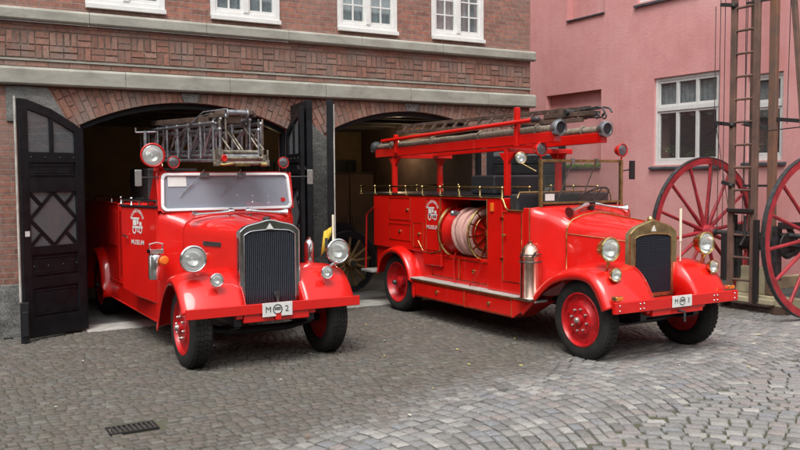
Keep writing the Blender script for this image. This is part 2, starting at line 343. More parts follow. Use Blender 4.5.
# ================================================================== GROUND
bm = BM(); box(bm, -300, 300, -300, 300, -.5, -.016); structure(obj('ground', bm, 'joint', smooth=False))
FY = 10.75                                   # facade plane
def setts(cells, m, name):
    """cells: (x, y, ang, lx, ly, z) -> one mesh of domed, slightly irregular setts"""
    n = len(cells); C = np.array(cells)
    base = np.array([(-1,-1),(1,-1),(1,1),(-1,1)], float)
    lv = []
    j = rng.uniform(-.09, .09, (n, 4, 2))
    for sc, z in ((1.0, -.03), (.97, .0), (.80, .007)):
        p = (base[None]*sc + j*sc)
        p = p*np.stack([C[:, 3], C[:, 4]], 1)[:, None, :]/2
        ca, sa = np.cos(C[:, 2])[:, None], np.sin(C[:, 2])[:, None]
        X = C[:, 0:1] + p[..., 0]*ca - p[..., 1]*sa; Y = C[:, 1:2] + p[..., 0]*sa + p[..., 1]*ca
        tx = rng.uniform(-.02, .02, (n, 1)); ty = rng.uniform(-.02, .02, (n, 1))
        Z = C[:, 5:6] + .002 + z + (p[..., 0]*tx + p[..., 1]*ty) * (z > -.02) - .012
        lv.append(np.stack([X, Y, Z], -1))
    V = np.concatenate(lv, 1).reshape(-1, 3)        # 12 verts each
    f = []
    for a in (0, 4):
        for k in range(4): f.append((a+k, a+(k+1) % 4, a+4+(k+1) % 4, a+4+k))
    f.append((8, 9, 10, 11)); f = np.array(f)
    Fa = (f[None] + (np.arange(n)*12)[:, None, None]).reshape(-1, 4)
    me = bpy.data.meshes.new(name); me.vertices.add(len(V)); me.vertices.foreach_set('co', V.ravel())
    me.loops.add(Fa.size); me.loops.foreach_set('vertex_index', Fa.ravel().astype(np.int32))
    me.polygons.add(len(Fa)); me.polygons.foreach_set('loop_start', np.arange(0, Fa.size, 4, dtype=np.int32)); me.polygons.foreach_set('loop_total', np.full(len(Fa), 4, dtype=np.int32))
    me.update(); me.validate(); me.polygons.foreach_set('use_smooth', [True]*len(Fa)); me.set_sharp_from_angle(angle=R(50)); me.materials.append(MT[m])
    o = bpy.data.objects.new(name, me); COL.objects.link(o); return structure(o)
def bound(x): return 4.78 + .262*x + .12*math.sin(x*1.3) + .06*math.sin(x*3.7)
def nz(x, y): return .006*math.sin(x*.9+y*.5) + .004*math.sin(y*1.7-x*.4) + .009
light, dark = [], []
S = .122; ang = R(14); W = 2.5; sag = .58
ca, sa = math.cos(ang), math.sin(ang)
for c in range(-6, 9):
    vc = (c+.5)*W
    ns = int(W/S)
    for r in range(-90, 190):
        off = random.uniform(-.5, .5)*S
        for i in range(-1, ns+1):
            t = (i+.5)*S + off - W/2
            if abs(t) > W/2: continue
            u = r*S*1.02 + sag*(1-(2*t/W)**2) + random.uniform(-.006, .006); v = vc + t
            x = 2 + u*ca - v*sa; y = 1.2 + u*sa + v*ca
            if not (-3 < x < 14.5 and 1.8 < y < 9.8): continue
            slope = -8*sag*t/W**2
            k = math.cos(math.atan(slope))
            if y < bound(x) + random.uniform(-.08, .08): light.append((x, y, ang - math.atan(slope), S*.925*k*random.uniform(.90, 1.02), S*.93/k*random.uniform(.90, 1.0), nz(x, y) + random.uniform(-.003, .003)))
S2 = .084
for r in range(0, 84):
    y0 = 3.9 + r*S2; off = random.random()*S2
    x = -3 + off
    while x < 14.5:
        wd = S2*random.uniform(.85, 1.35)
        yy = y0 + .035*math.sin(x*1.1+r*.05) + .02*math.sin(x*2.9) + random.uniform(-.006, .006)
        if yy > bound(x) - .05 and (yy < FY-.02 or (x > 8.85 and x < 11.2)):
            if not (1.24 < x < 1.58 and 6.20 < yy < 6.52): dark.append((x+wd/2, yy, .09*math.sin(x*1.3), wd*.93, S2*.92*random.uniform(.85, 1), nz(x, yy) + random.uniform(-.004, .004)))
        x += wd
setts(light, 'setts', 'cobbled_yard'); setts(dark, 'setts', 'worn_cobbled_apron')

# drain grate
t = thing('drain_grate', 'rusty iron drain grate with slots set in the cobbles at lower left', 'drain', (1.405, 6.35, 0))
bm = BM(); W2, D2 = .165, .085
box(bm, -W2, W2, -D2-.012, -D2, -.03, .006); box(bm, -W2, W2, D2, D2+.012, -.03, .006)
box(bm, -W2-.012, -W2, -D2-.012, D2+.012, -.03, .006); box(bm, W2, W2+.012, -D2-.012, D2+.012, -.03, .006)
obj('frame', bm, 'iron', t, .002)
bm = BM()
for k in range(9): x = -W2+.02+k*.0362; box(bm, x, x+.017, -D2, D2, -.025, .004)
obj('grille', bm, simple('worn_iron', (.05, .045, .045), .7, .3, var=.3, vscale=20), t)

# fallen leaves
lp = [(5.9, 7.5), (4.6, 8.2), (4.95, 7.0), (4.2, 7.5), (5.3, 8.7), (3.2, 6.6), (5.1, 6.4), (6.4, 5.6), (.9, 8.2), (3.9, 6.1), (7.9, 5.9), (2.4, 5.4), (4.9, 9.2), (1.0, 7.2), (5.2, 7.9), (4.7, 6.7)]
MT['leafbrown'] = simple('brown_leaf', (.16, .085, .04), .8, var=.3, vscale=3); MT['leafpale'] = simple('bleached_leaf', (.62, .60, .50), .8, var=.1, vscale=3)
lp += [(3.6, 8.0), (5.5, 8.3), (6.9, 5.2), (1.5, 8.9), (4.4, 5.9), (5.0, 7.35), (2.9, 7.1), (5.6, 9.1), (8.4, 6.2), (3.3, 5.5)]
for i, (x, y) in enumerate(lp):
    bm = BM(); a = random.uniform(0, 2*PI); kind = ('leafy', 'leafpale', 'leafbrown')[i % 3]
    pts = [(-.5, 0), (-.3, .2), (.0, .29), (.25, .17), (.55, 0), (.2, -.2), (-.05, -.27), (-.3, -.17)]; s = random.uniform(.028, .052); cu = random.uniform(.1, .5)
    mid = [bm.verts.new((q*s*math.cos(a), q*s*math.sin(a), .003)) for q in (-.5, .0, .55)]
    vv = [bm.verts.new((px*s*math.cos(a)-py_*s*math.sin(a), px*s*math.sin(a)+py_*s*math.cos(a), .003+abs(py_)*s*cu)) for px, py_ in pts[1:4]+pts[5:]]
    bm.faces.new([mid[0], mid[1], vv[1], vv[0]]); bm.faces.new([mid[1], mid[2], vv[2], vv[1]]); bm.faces.new([mid[2], mid[1], vv[4], vv[3]]); bm.faces.new([mid[1], mid[0], vv[5], vv[4]])
    o = obj('fallen_leaf', bm, kind, solid=.0012, smooth=False); o.location = (x, y, .016)
    tag(o, {'leafy': 'small pale yellow fallen leaf lying on the cobbles', 'leafpale': 'small bleached whitish fallen leaf lying on the cobbles', 'leafbrown': 'small curled brown fallen leaf lying on the cobbles'}[kind], 'leaf', {'leafy': 'small yellow fallen leaves scattered over the cobbles', 'leafpale': 'whitish fallen leaves scattered over the cobbles', 'leafbrown': 'brown fallen leaves scattered over the cobbles'}[kind])

# ================================================================== BRICK BUILDING
X0, X1 = -3.0, 8.75
A = [(-2.45, .24+.0), (1.86, 4.55), (5.17, 7.86)]
arches = [(1.86, 4.55), (5.17, 7.86)]
RISE = .31; TOPZ = 2.81
def circ(a):
    h = (a[1]-a[0])/2; r = (h*h+RISE*RISE)/(2*RISE); return (a[0]+a[1])/2, TOPZ-r, r
def archz(a, x):
    cx, cz, r = circ(a); return cz + math.sqrt(r*r-(x-cx)**2)
bb = thing('brick_building', 'two storey red brick fire station with stone ledges and two arched garage openings', 'building', (0, FY, 0))
# wall sections (front at y=0 .. .35 deep), local y
bm = BM()
box(bm, X0, 1.22, 0, .35, .62, 2.94); box(bm, X0, X1, 0, .35, 2.94, 3.68)
box(bm, 1.22, 1.86, .02, .35, 0, 2.5)
box(bm, 4.55, 5.17, .02, .35, 0, 2.5); box(bm, 7.86, X1, .0, .35, .62, 2.5)
for a in arches:
    xs = np.linspace(a[0], a[1], 25)
    poly = [(x, archz(a, x)) for x in xs] + [(a[1], 2.94), (a[0], 2.94)]
    # build as strips to stay convex
    for i in range(24):
        prism(bm, [(xs[i], archz(a, xs[i])), (xs[i+1], archz(a, xs[i+1])), (xs[i+1], 2.94), (xs[i], 2.94)], .012, .35)
for x0, x1 in ((1.22, 1.86), (4.55, 5.17), (7.86, X1)): box(bm, x0, x1, .012, .35, 2.5, 2.94)
wins = [(1.95, 2.91), (3.49, 4.45), (5.31, 6.28), (6.87, 7.83)]
WB, WT = 3.93, 5.5
xs = [X0] + [v for w_ in wins for v in w_] + [X1]
for i in range(0, len(xs), 2): box(bm, xs[i], xs[i+1], 0, .35, 3.84, WT)
box(bm, X0, X1, 0, .35, WT, 7.2)
for w_ in wins: box(bm, w_[0], w_[1], 0, .35, 3.84, WB)
box(bm, X1-.35, X1, .35, 9, 0, 7.2)
box(bm, X0, X0+.35, .35, 9, 0, 7.2)
obj('wall', bm, 'brick', bb, smooth=False)
# mortar backing of the spandrels is the wall itself; radial bricks proud of it
def clip(poly, f):
    out = []
    for i in range(len(poly)):
        p, q = poly[i], poly[(i+1) % len(poly)]; fp, fq = f(p), f(q)
        if fp >= 0: out.append(p)
        if (fp >= 0) != (fq >= 0):
            t = fp/(fp-fq); out.append((p[0]+(q[0]-p[0])*t, p[1]+(q[1]-p[1])*t))
    return out
mids = [(1.30, 4.86), (4.86, 8.70)]
for ai, a in enumerate(arches):
    cx, cz, r = circ(a); bm = BM(); x0, x1 = mids[ai]
    da = .074/r; na = int(R(40)/da)
    for k in range(-na, na):
        ph = k*da
        rad = r + .004; row = 0
        seq = (.225, .112, .225, .112) if k % 2 else (.112, .225, .112, .225)
        for L in seq:
            ra, rb = rad, rad+L; rad = rb+.014
            q = [(cx+ra*math.sin(ph), cz+ra*math.cos(ph)), (cx+ra*math.sin(ph+da*.83), cz+ra*math.cos(ph+da*.83)),
                 (cx+rb*math.sin(ph+da*.85), cz+rb*math.cos(ph+da*.89)), (cx+rb*math.sin(ph-.0*da), cz+rb*math.cos(ph-.0*da))]
            if abs(q[0][0]-cx) < .10 and ra < r+.3: continue      # keystone
            for f in (lambda p: 2.932-p[1], lambda p: p[0]-x0-.004, lambda p: x1-.004-p[0], lambda p: p[1]-2.30):
                q = clip(q, f)
                if len(q) < 3: break
            if len(q) >= 3:
                y0 = random.uniform(-.006, .001)
                if max(p[1] for p in q) < 2.5 and (a[0] <= (q[0][0]) <= a[1]): continue
                prism(bm, q, y0, .010)
    obj('arch_brickwork', bm, 'bricks', bb, smooth=False)
    bm = BM(); prism(bm, [(cx-.085, TOPZ+.002), (cx+.085, TOPZ+.002), (cx+.125, 2.932), (cx-.125, 2.932)], -.018, .02); obj('keystone', bm, 'granite', bb, .004)
# frieze of basket weave bricks
bm = BM(); z0, z1 = 3.262, 3.575; cell = .1565
nx = int((X1-X0)/cell)
for i in range(nx):
    for jz in range(2):
        xx = X0+i*cell; zz = z0 + jz*cell; vert = (i + jz + (1 if (i//3) % 2 else 0)) % 2; g = random.uniform(.007, .011)
        for k in range(2):
            if vert: q = (xx+k*cell/2+g, xx+(k+1)*cell/2-g, zz+g*.6, zz+cell-g*.7)
            else: q = (xx+g*.6, xx+cell-g*.7, zz+k*cell/2+g, zz+(k+1)*cell/2-g)
            box(bm, q[0], q[1], random.uniform(-.018, -.008), .002, q[2], q[3])
for x in np.arange(X0, X1-.2, .238):
    for zz, o_ in ((3.585, 0), (3.632, .1)): box(bm, x+o_, min(x+.229+o_, X1), random.uniform(-.010, -.004), .002, zz+.002, zz+.043)
    box(bm, x, x+.229, -.008, .002, 3.166, 3.222)
obj('frieze_brickwork', bm, 'bricks', bb, smooth=False)
bm = BM(); box(bm, X0, X1-.002, -.0035, .001, 3.252, 3.58); obj('frieze_mortar', bm, 'oldmortar', bb, smooth=False)
for a in arches:
    bm = BM(); xs = np.linspace(a[0], a[1], 25)
    for i in range(24): prism(bm, [(xs[i], archz(a, xs[i])+.001), (xs[i+1], archz(a, xs[i+1])+.001), (xs[i+1], 2.938), (xs[i], 2.938)], .006, .0118)
    obj('arch_mortar', bm, 'oldmortar', bb, smooth=False)
bm = BM(); box(bm, X0, X1+.01, -.022, .01, 3.228, 3.25); obj('string_course', bm, 'ledge', bb)
def ledge(zb, zt, px):
    bm = BM(); x = X0
    while x < X1+.03:
        x2 = min(x+random.uniform(1.1, 1.5), X1+.05)
        conv = lambda u, y, v: (y, u, v)
        prism(bm, [(0, zb), (-px+.02, zb), (-px, zb+.02), (-px, zt-.035), (-px+.03, zt-.006), (0, zt)], x+.002, x2-.002, conv); x = x2
    return bm
obj('stone_ledge', ledge(2.94, 3.155, .10), 'ledge', bb, .006, smooth=True, label='lower stone ledge above the arches')
obj('stone_ledge', ledge(3.68, 3.838, .10), 'ledge', bb, .006, smooth=True, label='upper stone ledge under the windows')
# granite piers and plinths
bm = BM(); prism(bm, [(4.56, 0), (5.16, 0), (5.16, 2.36), (4.86, 2.62), (4.56, 2.36)], -.03, .02); obj('granite_pier', bm, 'granite', bb, .008)
bm = BM(); box(bm, 7.87, X1, -.03, -.001, 0, 2.36); obj('granite_pier', bm, 'granite', bb, .008)
bm = BM(); prism(bm, [(1.05, 2.52), (1.72, 2.52), (1.50, 2.93), (1.05, 2.93)], -.022, -.008); obj('impost_block', bm, 'granite', bb, .004)
bm = BM(); box(bm, X0, 1.22, -.03, .35, 0, .62); obj('plinth', bm, 'granite', bb, .008)
bm = BM(); box(bm, 7.80, X1+.03, -.005, .35, 0, .62); obj('plinth', bm, 'granite', bb, .008)
# dark timber arch frames
for a in arches:
    bm = BM(); cx, cz, r = circ(a); xs = np.linspace(a[0]+.012, a[1]-.012, 30); rings = []
    for x in xs:
        z = archz(a, x); zi = z-.07; rings.append([(x, .10, z-.003), (x, .10, zi), (x, .2, zi), (x, .2, z-.003)])
    loft(bm, rings); box(bm, a[0]+.001, a[0]+.05, .10, .2, 0, 2.44); box(bm, a[1]-.05, a[1]-.001, .10, .2, 0, 2.44)
    obj('door_frame', bm, 'doorblack', bb, smooth=False)
    bm = BM(); box(bm, a[0], a[1], -.16, .35, -.02, .012); obj('threshold', bm, 'pale', bb, .006)
# upper windows
for wi, (x0, x1) in enumerate(wins):
    bm = BM(); yf = -.01
    box(bm, x0+.003, x0+.07, yf, .08, WB, WT); box(bm, x1-.07, x1-.003, yf, .08, WB, WT)
    box(bm, x0+.07, x1-.07, yf, .08, WB, WB+.085); box(bm, x0+.07, x1-.07, yf, .08, WT-.08, WT)
    xc = (x0+x1)/2; box(bm, xc-.035, xc+.035, yf-.012, .07, WB+.085, WT-.08)
    box(bm, x0-.0, x1+.0, yf-.05, yf-.001, WB-.035, WB+.02)
    fr = obj('window', bm, 'white', bb, .004)
    bm = BM()
    for s in (-1, 1):
        a_, b_ = (x0+.07, xc-.035) if s < 0 else (xc+.035, x1-.07)
        box(bm, a_, a_+.03, .01, .05, WB+.085, WT-.08); box(bm, b_-.03, b_, .01, .05, WB+.085, WT-.08)
        box(bm, a_+.03, b_-.03, .01, .05, WB+.085, WB+.13)
        m_ = (a_+b_)/2; box(bm, m_-.011, m_+.011, .02, .045, WB+.13, WT-.08)
        for z in (WB+.34, WB+.56, WB+.8, WB+1.05): box(bm, a_+.03, b_-.03, .021, .044, z, z+.02)
    obj('glazing_bars', bm, 'white', fr)
    bm = BM(); box(bm, x0+.05, x1-.05, .032, .036, WB+.05, WT-.05); obj('pane', bm, 'glass', fr, smooth=False)
    bm = BM(); n = 40; rows = []
    for k in range(n+1):
        x = x0+.05+(x1-x0-.1)*k/n; rows.append([(x, .085+.012*math.sin(k*1.9), WB), (x, .085+.012*math.sin(k*1.9+.6), WT)])
    loft(bm, rows, False); obj('curtain', bm, 'curtain', fr)
# garage door leaves: folded panels. frame u along panel, z up
def panel(p0, p1, ztop, label, lattice=True, thick=.055, post=False):
    """p0 hinge (x,y), p1 free edge; ztop(u) top height"""
    p0 = Vector((*p0, 0)); p1 = Vector((*p1, 0)); d = (p1-p0); Wd = d.length; d.normalize(); nrm = Vector((d.y, -d.x, 0))
    cv = lambda u, y, v: tuple(p0 + d*u + nrm*y + Vector((0, 0, v)))
    bm = BM(); h = thick/2; st = .105
    def rb(u0, u1, z0, z1, y0=-h, y1=h): 
        prism(bm, [(u0, z0), (u1, z0), (u1, z1), (u0, z1)], y0, y1, cv)
    zt = lambda u: ztop(u/Wd)
    zi = lambda u: zt(u) - .11
    prism(bm, [(0, .03), (st, .03), (st, zt(st)), (0, zt(0))], -h, h, cv)
    prism(bm, [(Wd-st, .03), (Wd, .03), (Wd, zt(Wd)), (Wd-st, zt(Wd-st))], -h, h, cv)
    for z0, z1 in ((.03, .26), (.60, .72), (.98, 1.08), (1.70, 1.86), (2.04, 2.16)): rb(st, Wd-st, z0, z1)
    m_ = Wd/2; q = [(st, zi(st)), (m_, zi(m_)), (Wd-st, zi(Wd-st)), (Wd-st, zt(Wd-st)), (m_, zt(m_)), (st, zt(st))]
    prism(bm, [q[0], q[1], q[4], q[5]], -h, h, cv); prism(bm, [q[1], q[2], q[3], q[4]], -h, h, cv)
    prism(bm, [(m_-.025, 2.16), (m_+.025, 2.16), (m_+.025, zi(m_+.025)), (m_-.025, zi(m_-.025))], -h+.004, h-.004, cv)
    for z0, z1 in ((.26, .60), (.72, .98), (1.86, 2.04)):
        rb(st, Wd-st, z0, z1, -.012, .012)
        rb(st+.05, Wd-st-.05, z0+.05, z1-.05, -.022, .022)
        for e in (z0+.03,): rb(st+.03, Wd-st-.03, e, e+.014, -.026, .026)
        rb(st+.03, Wd-st-.03, z1-.044, z1-.03, -.026, .026)
    # diamond muntins
    za, zb = 1.08, 1.70; zc = (za+zb)/2
    def mun(a, b): 
        A_, B_ = Vector(cv(a[0], 0, a[1])), Vector(cv(b[0], 0, b[1])); bar(bm, A_, B_, .045, .028, up=nrm)
    L, Rr = st, Wd-st
    mun((L, zc), (m_, zb)); mun((m_, zb), (Rr, zc)); mun((Rr, zc), (m_, za)); mun((m_, za), (L, zc))
    mun((L, zb), ((L+m_)/2, (zc+zb)/2)); mun((Rr, zb), ((Rr+m_)/2, (zc+zb)/2)); mun((L, za), ((L+m_)/2, (zc+za)/2)); mun((Rr, za), ((Rr+m_)/2, (zc+za)/2))
    leaf = obj('garage_door', bm, 'doorblack', bb, .004, label=label)
    bm = BM(); prism(bm, [(st-.01, 2.15), (m_-.02, 2.15), (m_-.02, zi(m_)+.01), (st-.01, zi(st)+.01)], -.004, .004, cv); prism(bm, [(m_+.02, 2.15), (Wd-st+.01, 2.15), (Wd-st+.01, zi(Wd-st)+.01), (m_+.02, zi(m_)+.01)], -.004, .004, cv)
    obj('pane', bm, 'wire', leaf, smooth=False)
    bm = BM(); prism(bm, [(L-.01, za-.01), (Rr+.01, za-.01), (Rr+.01, zb+.01), (L-.01, zb+.01)], -.004, .004, cv); obj('pane', bm, 'wire', leaf, smooth=False)
    bm = BM()
    for u in (.16, .38, .62, .84):
        for z in (.85, 2.10): ball(bm, cv(u*Wd, -h-.002, z), .009, 8); ball(bm, cv(u*Wd, h+.002, z), .009, 8)
    tube(bm, [cv(Wd-.02, h+.01, 1.95), cv(Wd-.02, h+.03, 2.0), cv(Wd-.06, h+.03, 2.0), cv(Wd-.06, h+.01, 1.95)], .007)
    obj('bolt', bm, 'darksteel', leaf)
    if 'left of the left' in label:
        bm = BM(); prism(bm, [(Wd-.085, 1.20), (Wd-.03, 1.20), (Wd-.03, 1.26), (Wd-.085, 1.26)], -h-.004, h+.004, cv); obj('key_plate', bm, 'white', leaf)
    return leaf
curve = lambda u: 2.44 + .32*(1-(1-u)**1.7) if u < 1 else 2.76
panel((1.86, -.02), (1.13, -.37), curve, 'open garage door leaf left of the left arch, facing the yard')
bm = BM(); box(bm, 1.085, 1.175, -.46, -.405, 0, .46); box(bm, 1.10, 1.165, -.49, -.46, .08, .36); obj('door_post', bm, 'black', bb, .006)
bm = BM(); tube(bm, [(1.10, -.375, .02), (1.10, -.375, 2.78)], .012); obj('espagnolette_rod', bm, 'pale', bb)
panel((4.53, -.02), (4.44, -.72), curve, 'open garage door leaf at the right jamb of the left arch')
panel((4.60, -.06), (4.535, -.74), lambda u: 2.82+.02*u, 'folded garage door leaf edge beside the granite pier', thick=.08)
bm = BM(); tube(bm, [(4.885, -.735, .1), (4.885, -.735, 2.8)], .008); obj('espagnolette_rod', bm, 'pale', bb)
panel((5.19, -.02), (4.84, -.70), lambda u: 2.46+.40*u, 'open garage door leaf left of the right arch', thick=.085)
panel((7.88, -.02), (8.62, -1.0), lambda u: 2.44+.38*u, 'open garage door leaf behind the right fire engine')
# interior
bm = BM(); box(bm, X0+.35, X1-.35, .35, 8.6, -.02, .008); structure(obj('garage_floor', bm, 'concrete', smooth=False)).location = (0, FY, 0)
bm = BM(); box(bm, X0+.35, X1-.35, 4.6, 4.8, .009, 2.95); obj('inner_wall', bm, 'ochre', bb, smooth=False)
bm = BM(); box(bm, X0+.35, X1-.35, .351, 6.5, 2.95, 3.1); obj('ceiling', bm, 'darkwood', bb, smooth=False)
bm = BM()
for y in np.arange(.9, 6.3, .9): box(bm, X0+.35, X1-.35, y, y+.14, 2.76, 2.949)
obj('ceiling_beam', bm, 'darkwood', bb, smooth=False)
bm = BM(); box(bm, X0+.351, 1.2, .36, 6.49, .009, 2.94); obj('inner_wall', bm, 'brownwall', bb, smooth=False)
bm = BM(); box(bm, 8.1, X1-.351, .36, 6.49, .009, 2.94); obj('inner_wall', bm, 'brownwall', bb, smooth=False)
# back window with bars
for x0 in (5.55, 7.25):
    bm = BM(); box(bm, x0, x0+.06, 4.54, 4.599, 1.1, 2.2); box(bm, x0+.64, x0+.7, 4.54, 4.599, 1.1, 2.2); box(bm, x0+.06, x0+.64, 4.54, 4.599, 1.1, 1.16); box(bm, x0+.06, x0+.64, 4.54, 4.599, 2.14, 2.2)
    for k in (1, 2, 3): box(bm, x0+.06+k*.145-.008, x0+.06+k*.145+.008, 4.55, 4.598, 1.16, 2.14)
    for z in (1.4, 1.65, 1.9): box(bm, x0+.06, x0+.64, 4.552, 4.596, z-.008, z+.008)
    f_ = obj('window', bm, 'black', bb, smooth=False)
    bm = BM(); box(bm, x0+.05, x0+.65, 4.57, 4.594, 1.15, 2.15); obj('pane', bm, 'black', f_, smooth=False)

# ================================================================== PINK BUILDING
PX = 11.3
pb = thing('pink_building', 'pink rendered house with white framed windows right of the fire engines', 'building', (PX, 0, 0))
# wall plane x=0 facing -x ; v: (y,z) cells with openings
ops = [(9.15, 10.51, 2.02, 3.52, 'win'), (8.0, 8.62, 2.06, 3.38, 'win'), (11.80, 13.36, 1.97, 3.46, 'blind'), (11.72, 12.75, 4.84, 6.2, 'blind'), (9.6, 10.9, 4.88, 6.3, 'win')]
bm = BM()
def cells(y0, y1, z0, z1, ops):
    ys = sorted({y0, y1, *[o[0] for o in ops], *[o[1] for o in ops]}); zs = sorted({z0, z1, *[o[2] for o in ops], *[o[3] for o in ops]})
    for i in range(len(ys)-1):
        run = None
        for j in range(len(zs)-1):
            ym, zm = (ys[i]+ys[i+1])/2, (zs[j]+zs[j+1])/2
            if any(o[0] < ym < o[1] and o[2] < zm < o[3] for o in ops): continue
            yield ys[i], ys[i+1], zs[j], zs[j+1]
for y0, y1, z0, z1 in cells(2.0, 20, 0, 7.5, ops): box(bm, 0, .4, y0, y1, z0, z1)
for o_ in ops:
    if o_[4] == 'blind': box(bm, .13, .4, o_[0], o_[1], o_[2], o_[3])
box(bm, .4, 8, 1.99, 2.3, 0, 7.5)
obj('wall', bm, 'pink', pb, smooth=False)
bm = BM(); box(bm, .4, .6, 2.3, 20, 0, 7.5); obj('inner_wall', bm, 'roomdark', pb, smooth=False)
for o_ in ops:
    y0, y1, z0, z1, k = o_
    bm = BM(); prism(bm, [(.10, z0+.012), (.10, z0-.03), (-.05, z0-.075), (-.05, z0-.04)], y0-.07, y1+.07, lambda u, y, v: (u, y, v)) if k == 'win' else prism(bm, [(.12, z0+.05), (.12, z0+.002), (-.035, z0+.002), (-.035, z0+.025)], y0+.002, y1-.002)
    obj('window_sill', bm, 'slate' , pb)
    if k == 'win':
        bm = BM(); xa, xb = .045, .11
        box(bm, xa, xb, y0, y0+.05, z0, z1); box(bm, xa, xb, y1-.05, y1, z0, z1); box(bm, xa, xb, y0+.05, y1-.05, z1-.06, z1); box(bm, xa, xb, y0+.05, y1-.05, z0, z0+.08)
        zt = z1 - .36*(z1-z0)
        box(bm, xa-.012, xb, y0+.05, y1-.05, zt-.035, zt+.04)
        fr = obj('window', bm, 'white', pb, .004)
        nc = 3 if y1-y0 > 1 else 1; wy = (y1-y0-.12)/nc
        bm = BM(); gl = BM()
        for i in range(nc):
            a_ = y0+.06+i*wy; b_ = a_+wy
            for za, zb in ((z0+.08, zt-.035), (zt+.04, z1-.06)):
                for q in ((a_-.006, a_+.030, za+.003, zb-.003), (b_-.030, b_+.004, za+.003, zb-.003), (a_+.030, b_-.030, za+.003, za+.038), (a_+.030, b_-.030, zb-.038, zb-.003)): box(bm, xa+.008, xb-.015, *q)
                box(gl, xa+.03, xa+.034, a_+.025, b_-.025, za+.03, zb-.03)
        obj('casement', bm, 'white', fr, .003); obj('pane', gl, 'glass', fr, smooth=False)
        bm = BM(); n = 50; rows = []
        for q in range(n+1):
            y = y0+.06+(y1-y0-.12)*q/n; rows.append([(.14+.012*math.sin(q*1.7), y, zt-.12+.03*math.sin(q*.5)), (.14+.012*math.sin(q*1.7), y, z1-.02)])
        loft(bm, rows, False); obj('curtain', bm, 'curtain', fr)
        if z0 < 4:
            for q in range(3):
                yy = y0 + (y1-y0)*(.2+.3*q); bm = BM(); lathe(bm, [(.045, 0), (.062, .10)], 'z', (.20, yy, z0+.03), 12)
                p = thing('potted_plant', ['leafy pot plant at the near end', 'leafy pot plant in the middle', 'tall leafy pot plant at the far end'][q] + (' of the wide pink house windowsill' if y0 > 9 else ' of the windowsill behind the ladder cart'), 'plant', (0, 0, 0))
                p.location = (PX+.2, yy, z0+.03)
                for v in bm.verts: v.co -= Vector((.2, yy, z0+.03))
                obj('pot', bm, simple('terracotta', (.35, .12, .06), .8), p)
                bm = BM(); hh = (.12, .10, .26)[q]
                for _ in range(60):
                    a = random.uniform(0, 2*PI); e = random.uniform(.2, 1.3); l = random.uniform(.4, 1)*hh
                    c0 = Vector((math.cos(a)*math.cos(e)*l, math.sin(a)*math.cos(e)*l*1.4, .1+math.sin(e)*l)); s1 = Vector((random.uniform(-1, 1), random.uniform(-1, 1), random.uniform(-1, 1))).normalized()*.028; s2 = s1.orthogonal().normalized()*.014
                    bm.faces.new([bm.verts.new(c0-s1), bm.verts.new(c0+s2), bm.verts.new(c0+s1), bm.verts.new(c0-s2)])
                obj('foliage', bm, 'leafgreen', p, smooth=False)
# moss on the blind window sill
bm = BM()
for k in range(60):
    y = random.uniform(11.85, 13.3); ball(bm, (random.uniform(.0, .10), y, 2.03+random.uniform(-.01, .025)), random.uniform(.02, .055), 6, .8)
box(bm, -.03, .115, 11.82, 13.34, 2.0, 2.045)
o = obj('moss', bm, 'moss', pb, label='green moss on the sill of the blind window')
bm = BM(); box(bm, -.03, 0, 2.0, 20, 0, .22); obj('plinth', bm, 'granite', pb, .01)

# ================================================================== UNSEEN HOUSES ADDED FOR SHADE AND REFLECTIONS (behind and left of the camera)
def house(name, label, x0, x1, y0, y1, h, m, axis):
    t = thing(name, label, 'building', ((x0+x1)/2, (y0+y1)/2, 0)); hx, hy = (x1-x0)/2, (y1-y0)/2
    bm = BM(); box(bm, -hx, hx, -hy, hy, 0, h); obj('wall', bm, m, t, smooth=False)
    bm = BM()
    if axis == 'x': prism(bm, [(-hy-.3, h), (hy+.3, h), (0, h+3)], -hx-.2, hx+.2, lambda u, y, v: (y, u, v))
    else: prism(bm, [(-hx-.3, h), (hx+.3, h), (0, h+3)], -hy-.2, hy+.2)
    obj('roof', bm, 'slate', t, smooth=False)
    L = hx if axis == 'x' else hy; n = int(2*L/2.4)
    for k in range(n):
        u = -L + (k+.5)*2*L/n
        for z in (1.0, 3.9):
            bm = BM()
            if axis == 'x': box(bm, u-.5, u+.5, hy-.05, hy+.03, z, z+1.5)
            else: box(bm, hx-.05, hx+.03, u-.5, u+.5, z, z+1.5)
            o = obj('window', bm, 'white', t, .01); bm = BM()
            for q in (-1, 1):
                for zz in (.06, .78):
                    a, b = sorted((q*.03, q*.44))
                    if axis == 'x': box(bm, u+a, u+b, hy, hy+.034, z+zz, z+zz+.66)
                    else: box(bm, hx, hx+.034, u+a, u+b, z+zz, z+zz+.66)
            obj('pane', bm, 'darklens', o, smooth=False)
house('added_town_house', 'unseen brick town house behind the viewpoint, added to block low sky light', -14, 20, -17, -10, 6.5, 'brick', 'x')
house('added_side_house', 'unseen pale rendered house left of the yard, added to block low sky light', -16, -9, -8, 9, 6.0, 'pale', 'y')

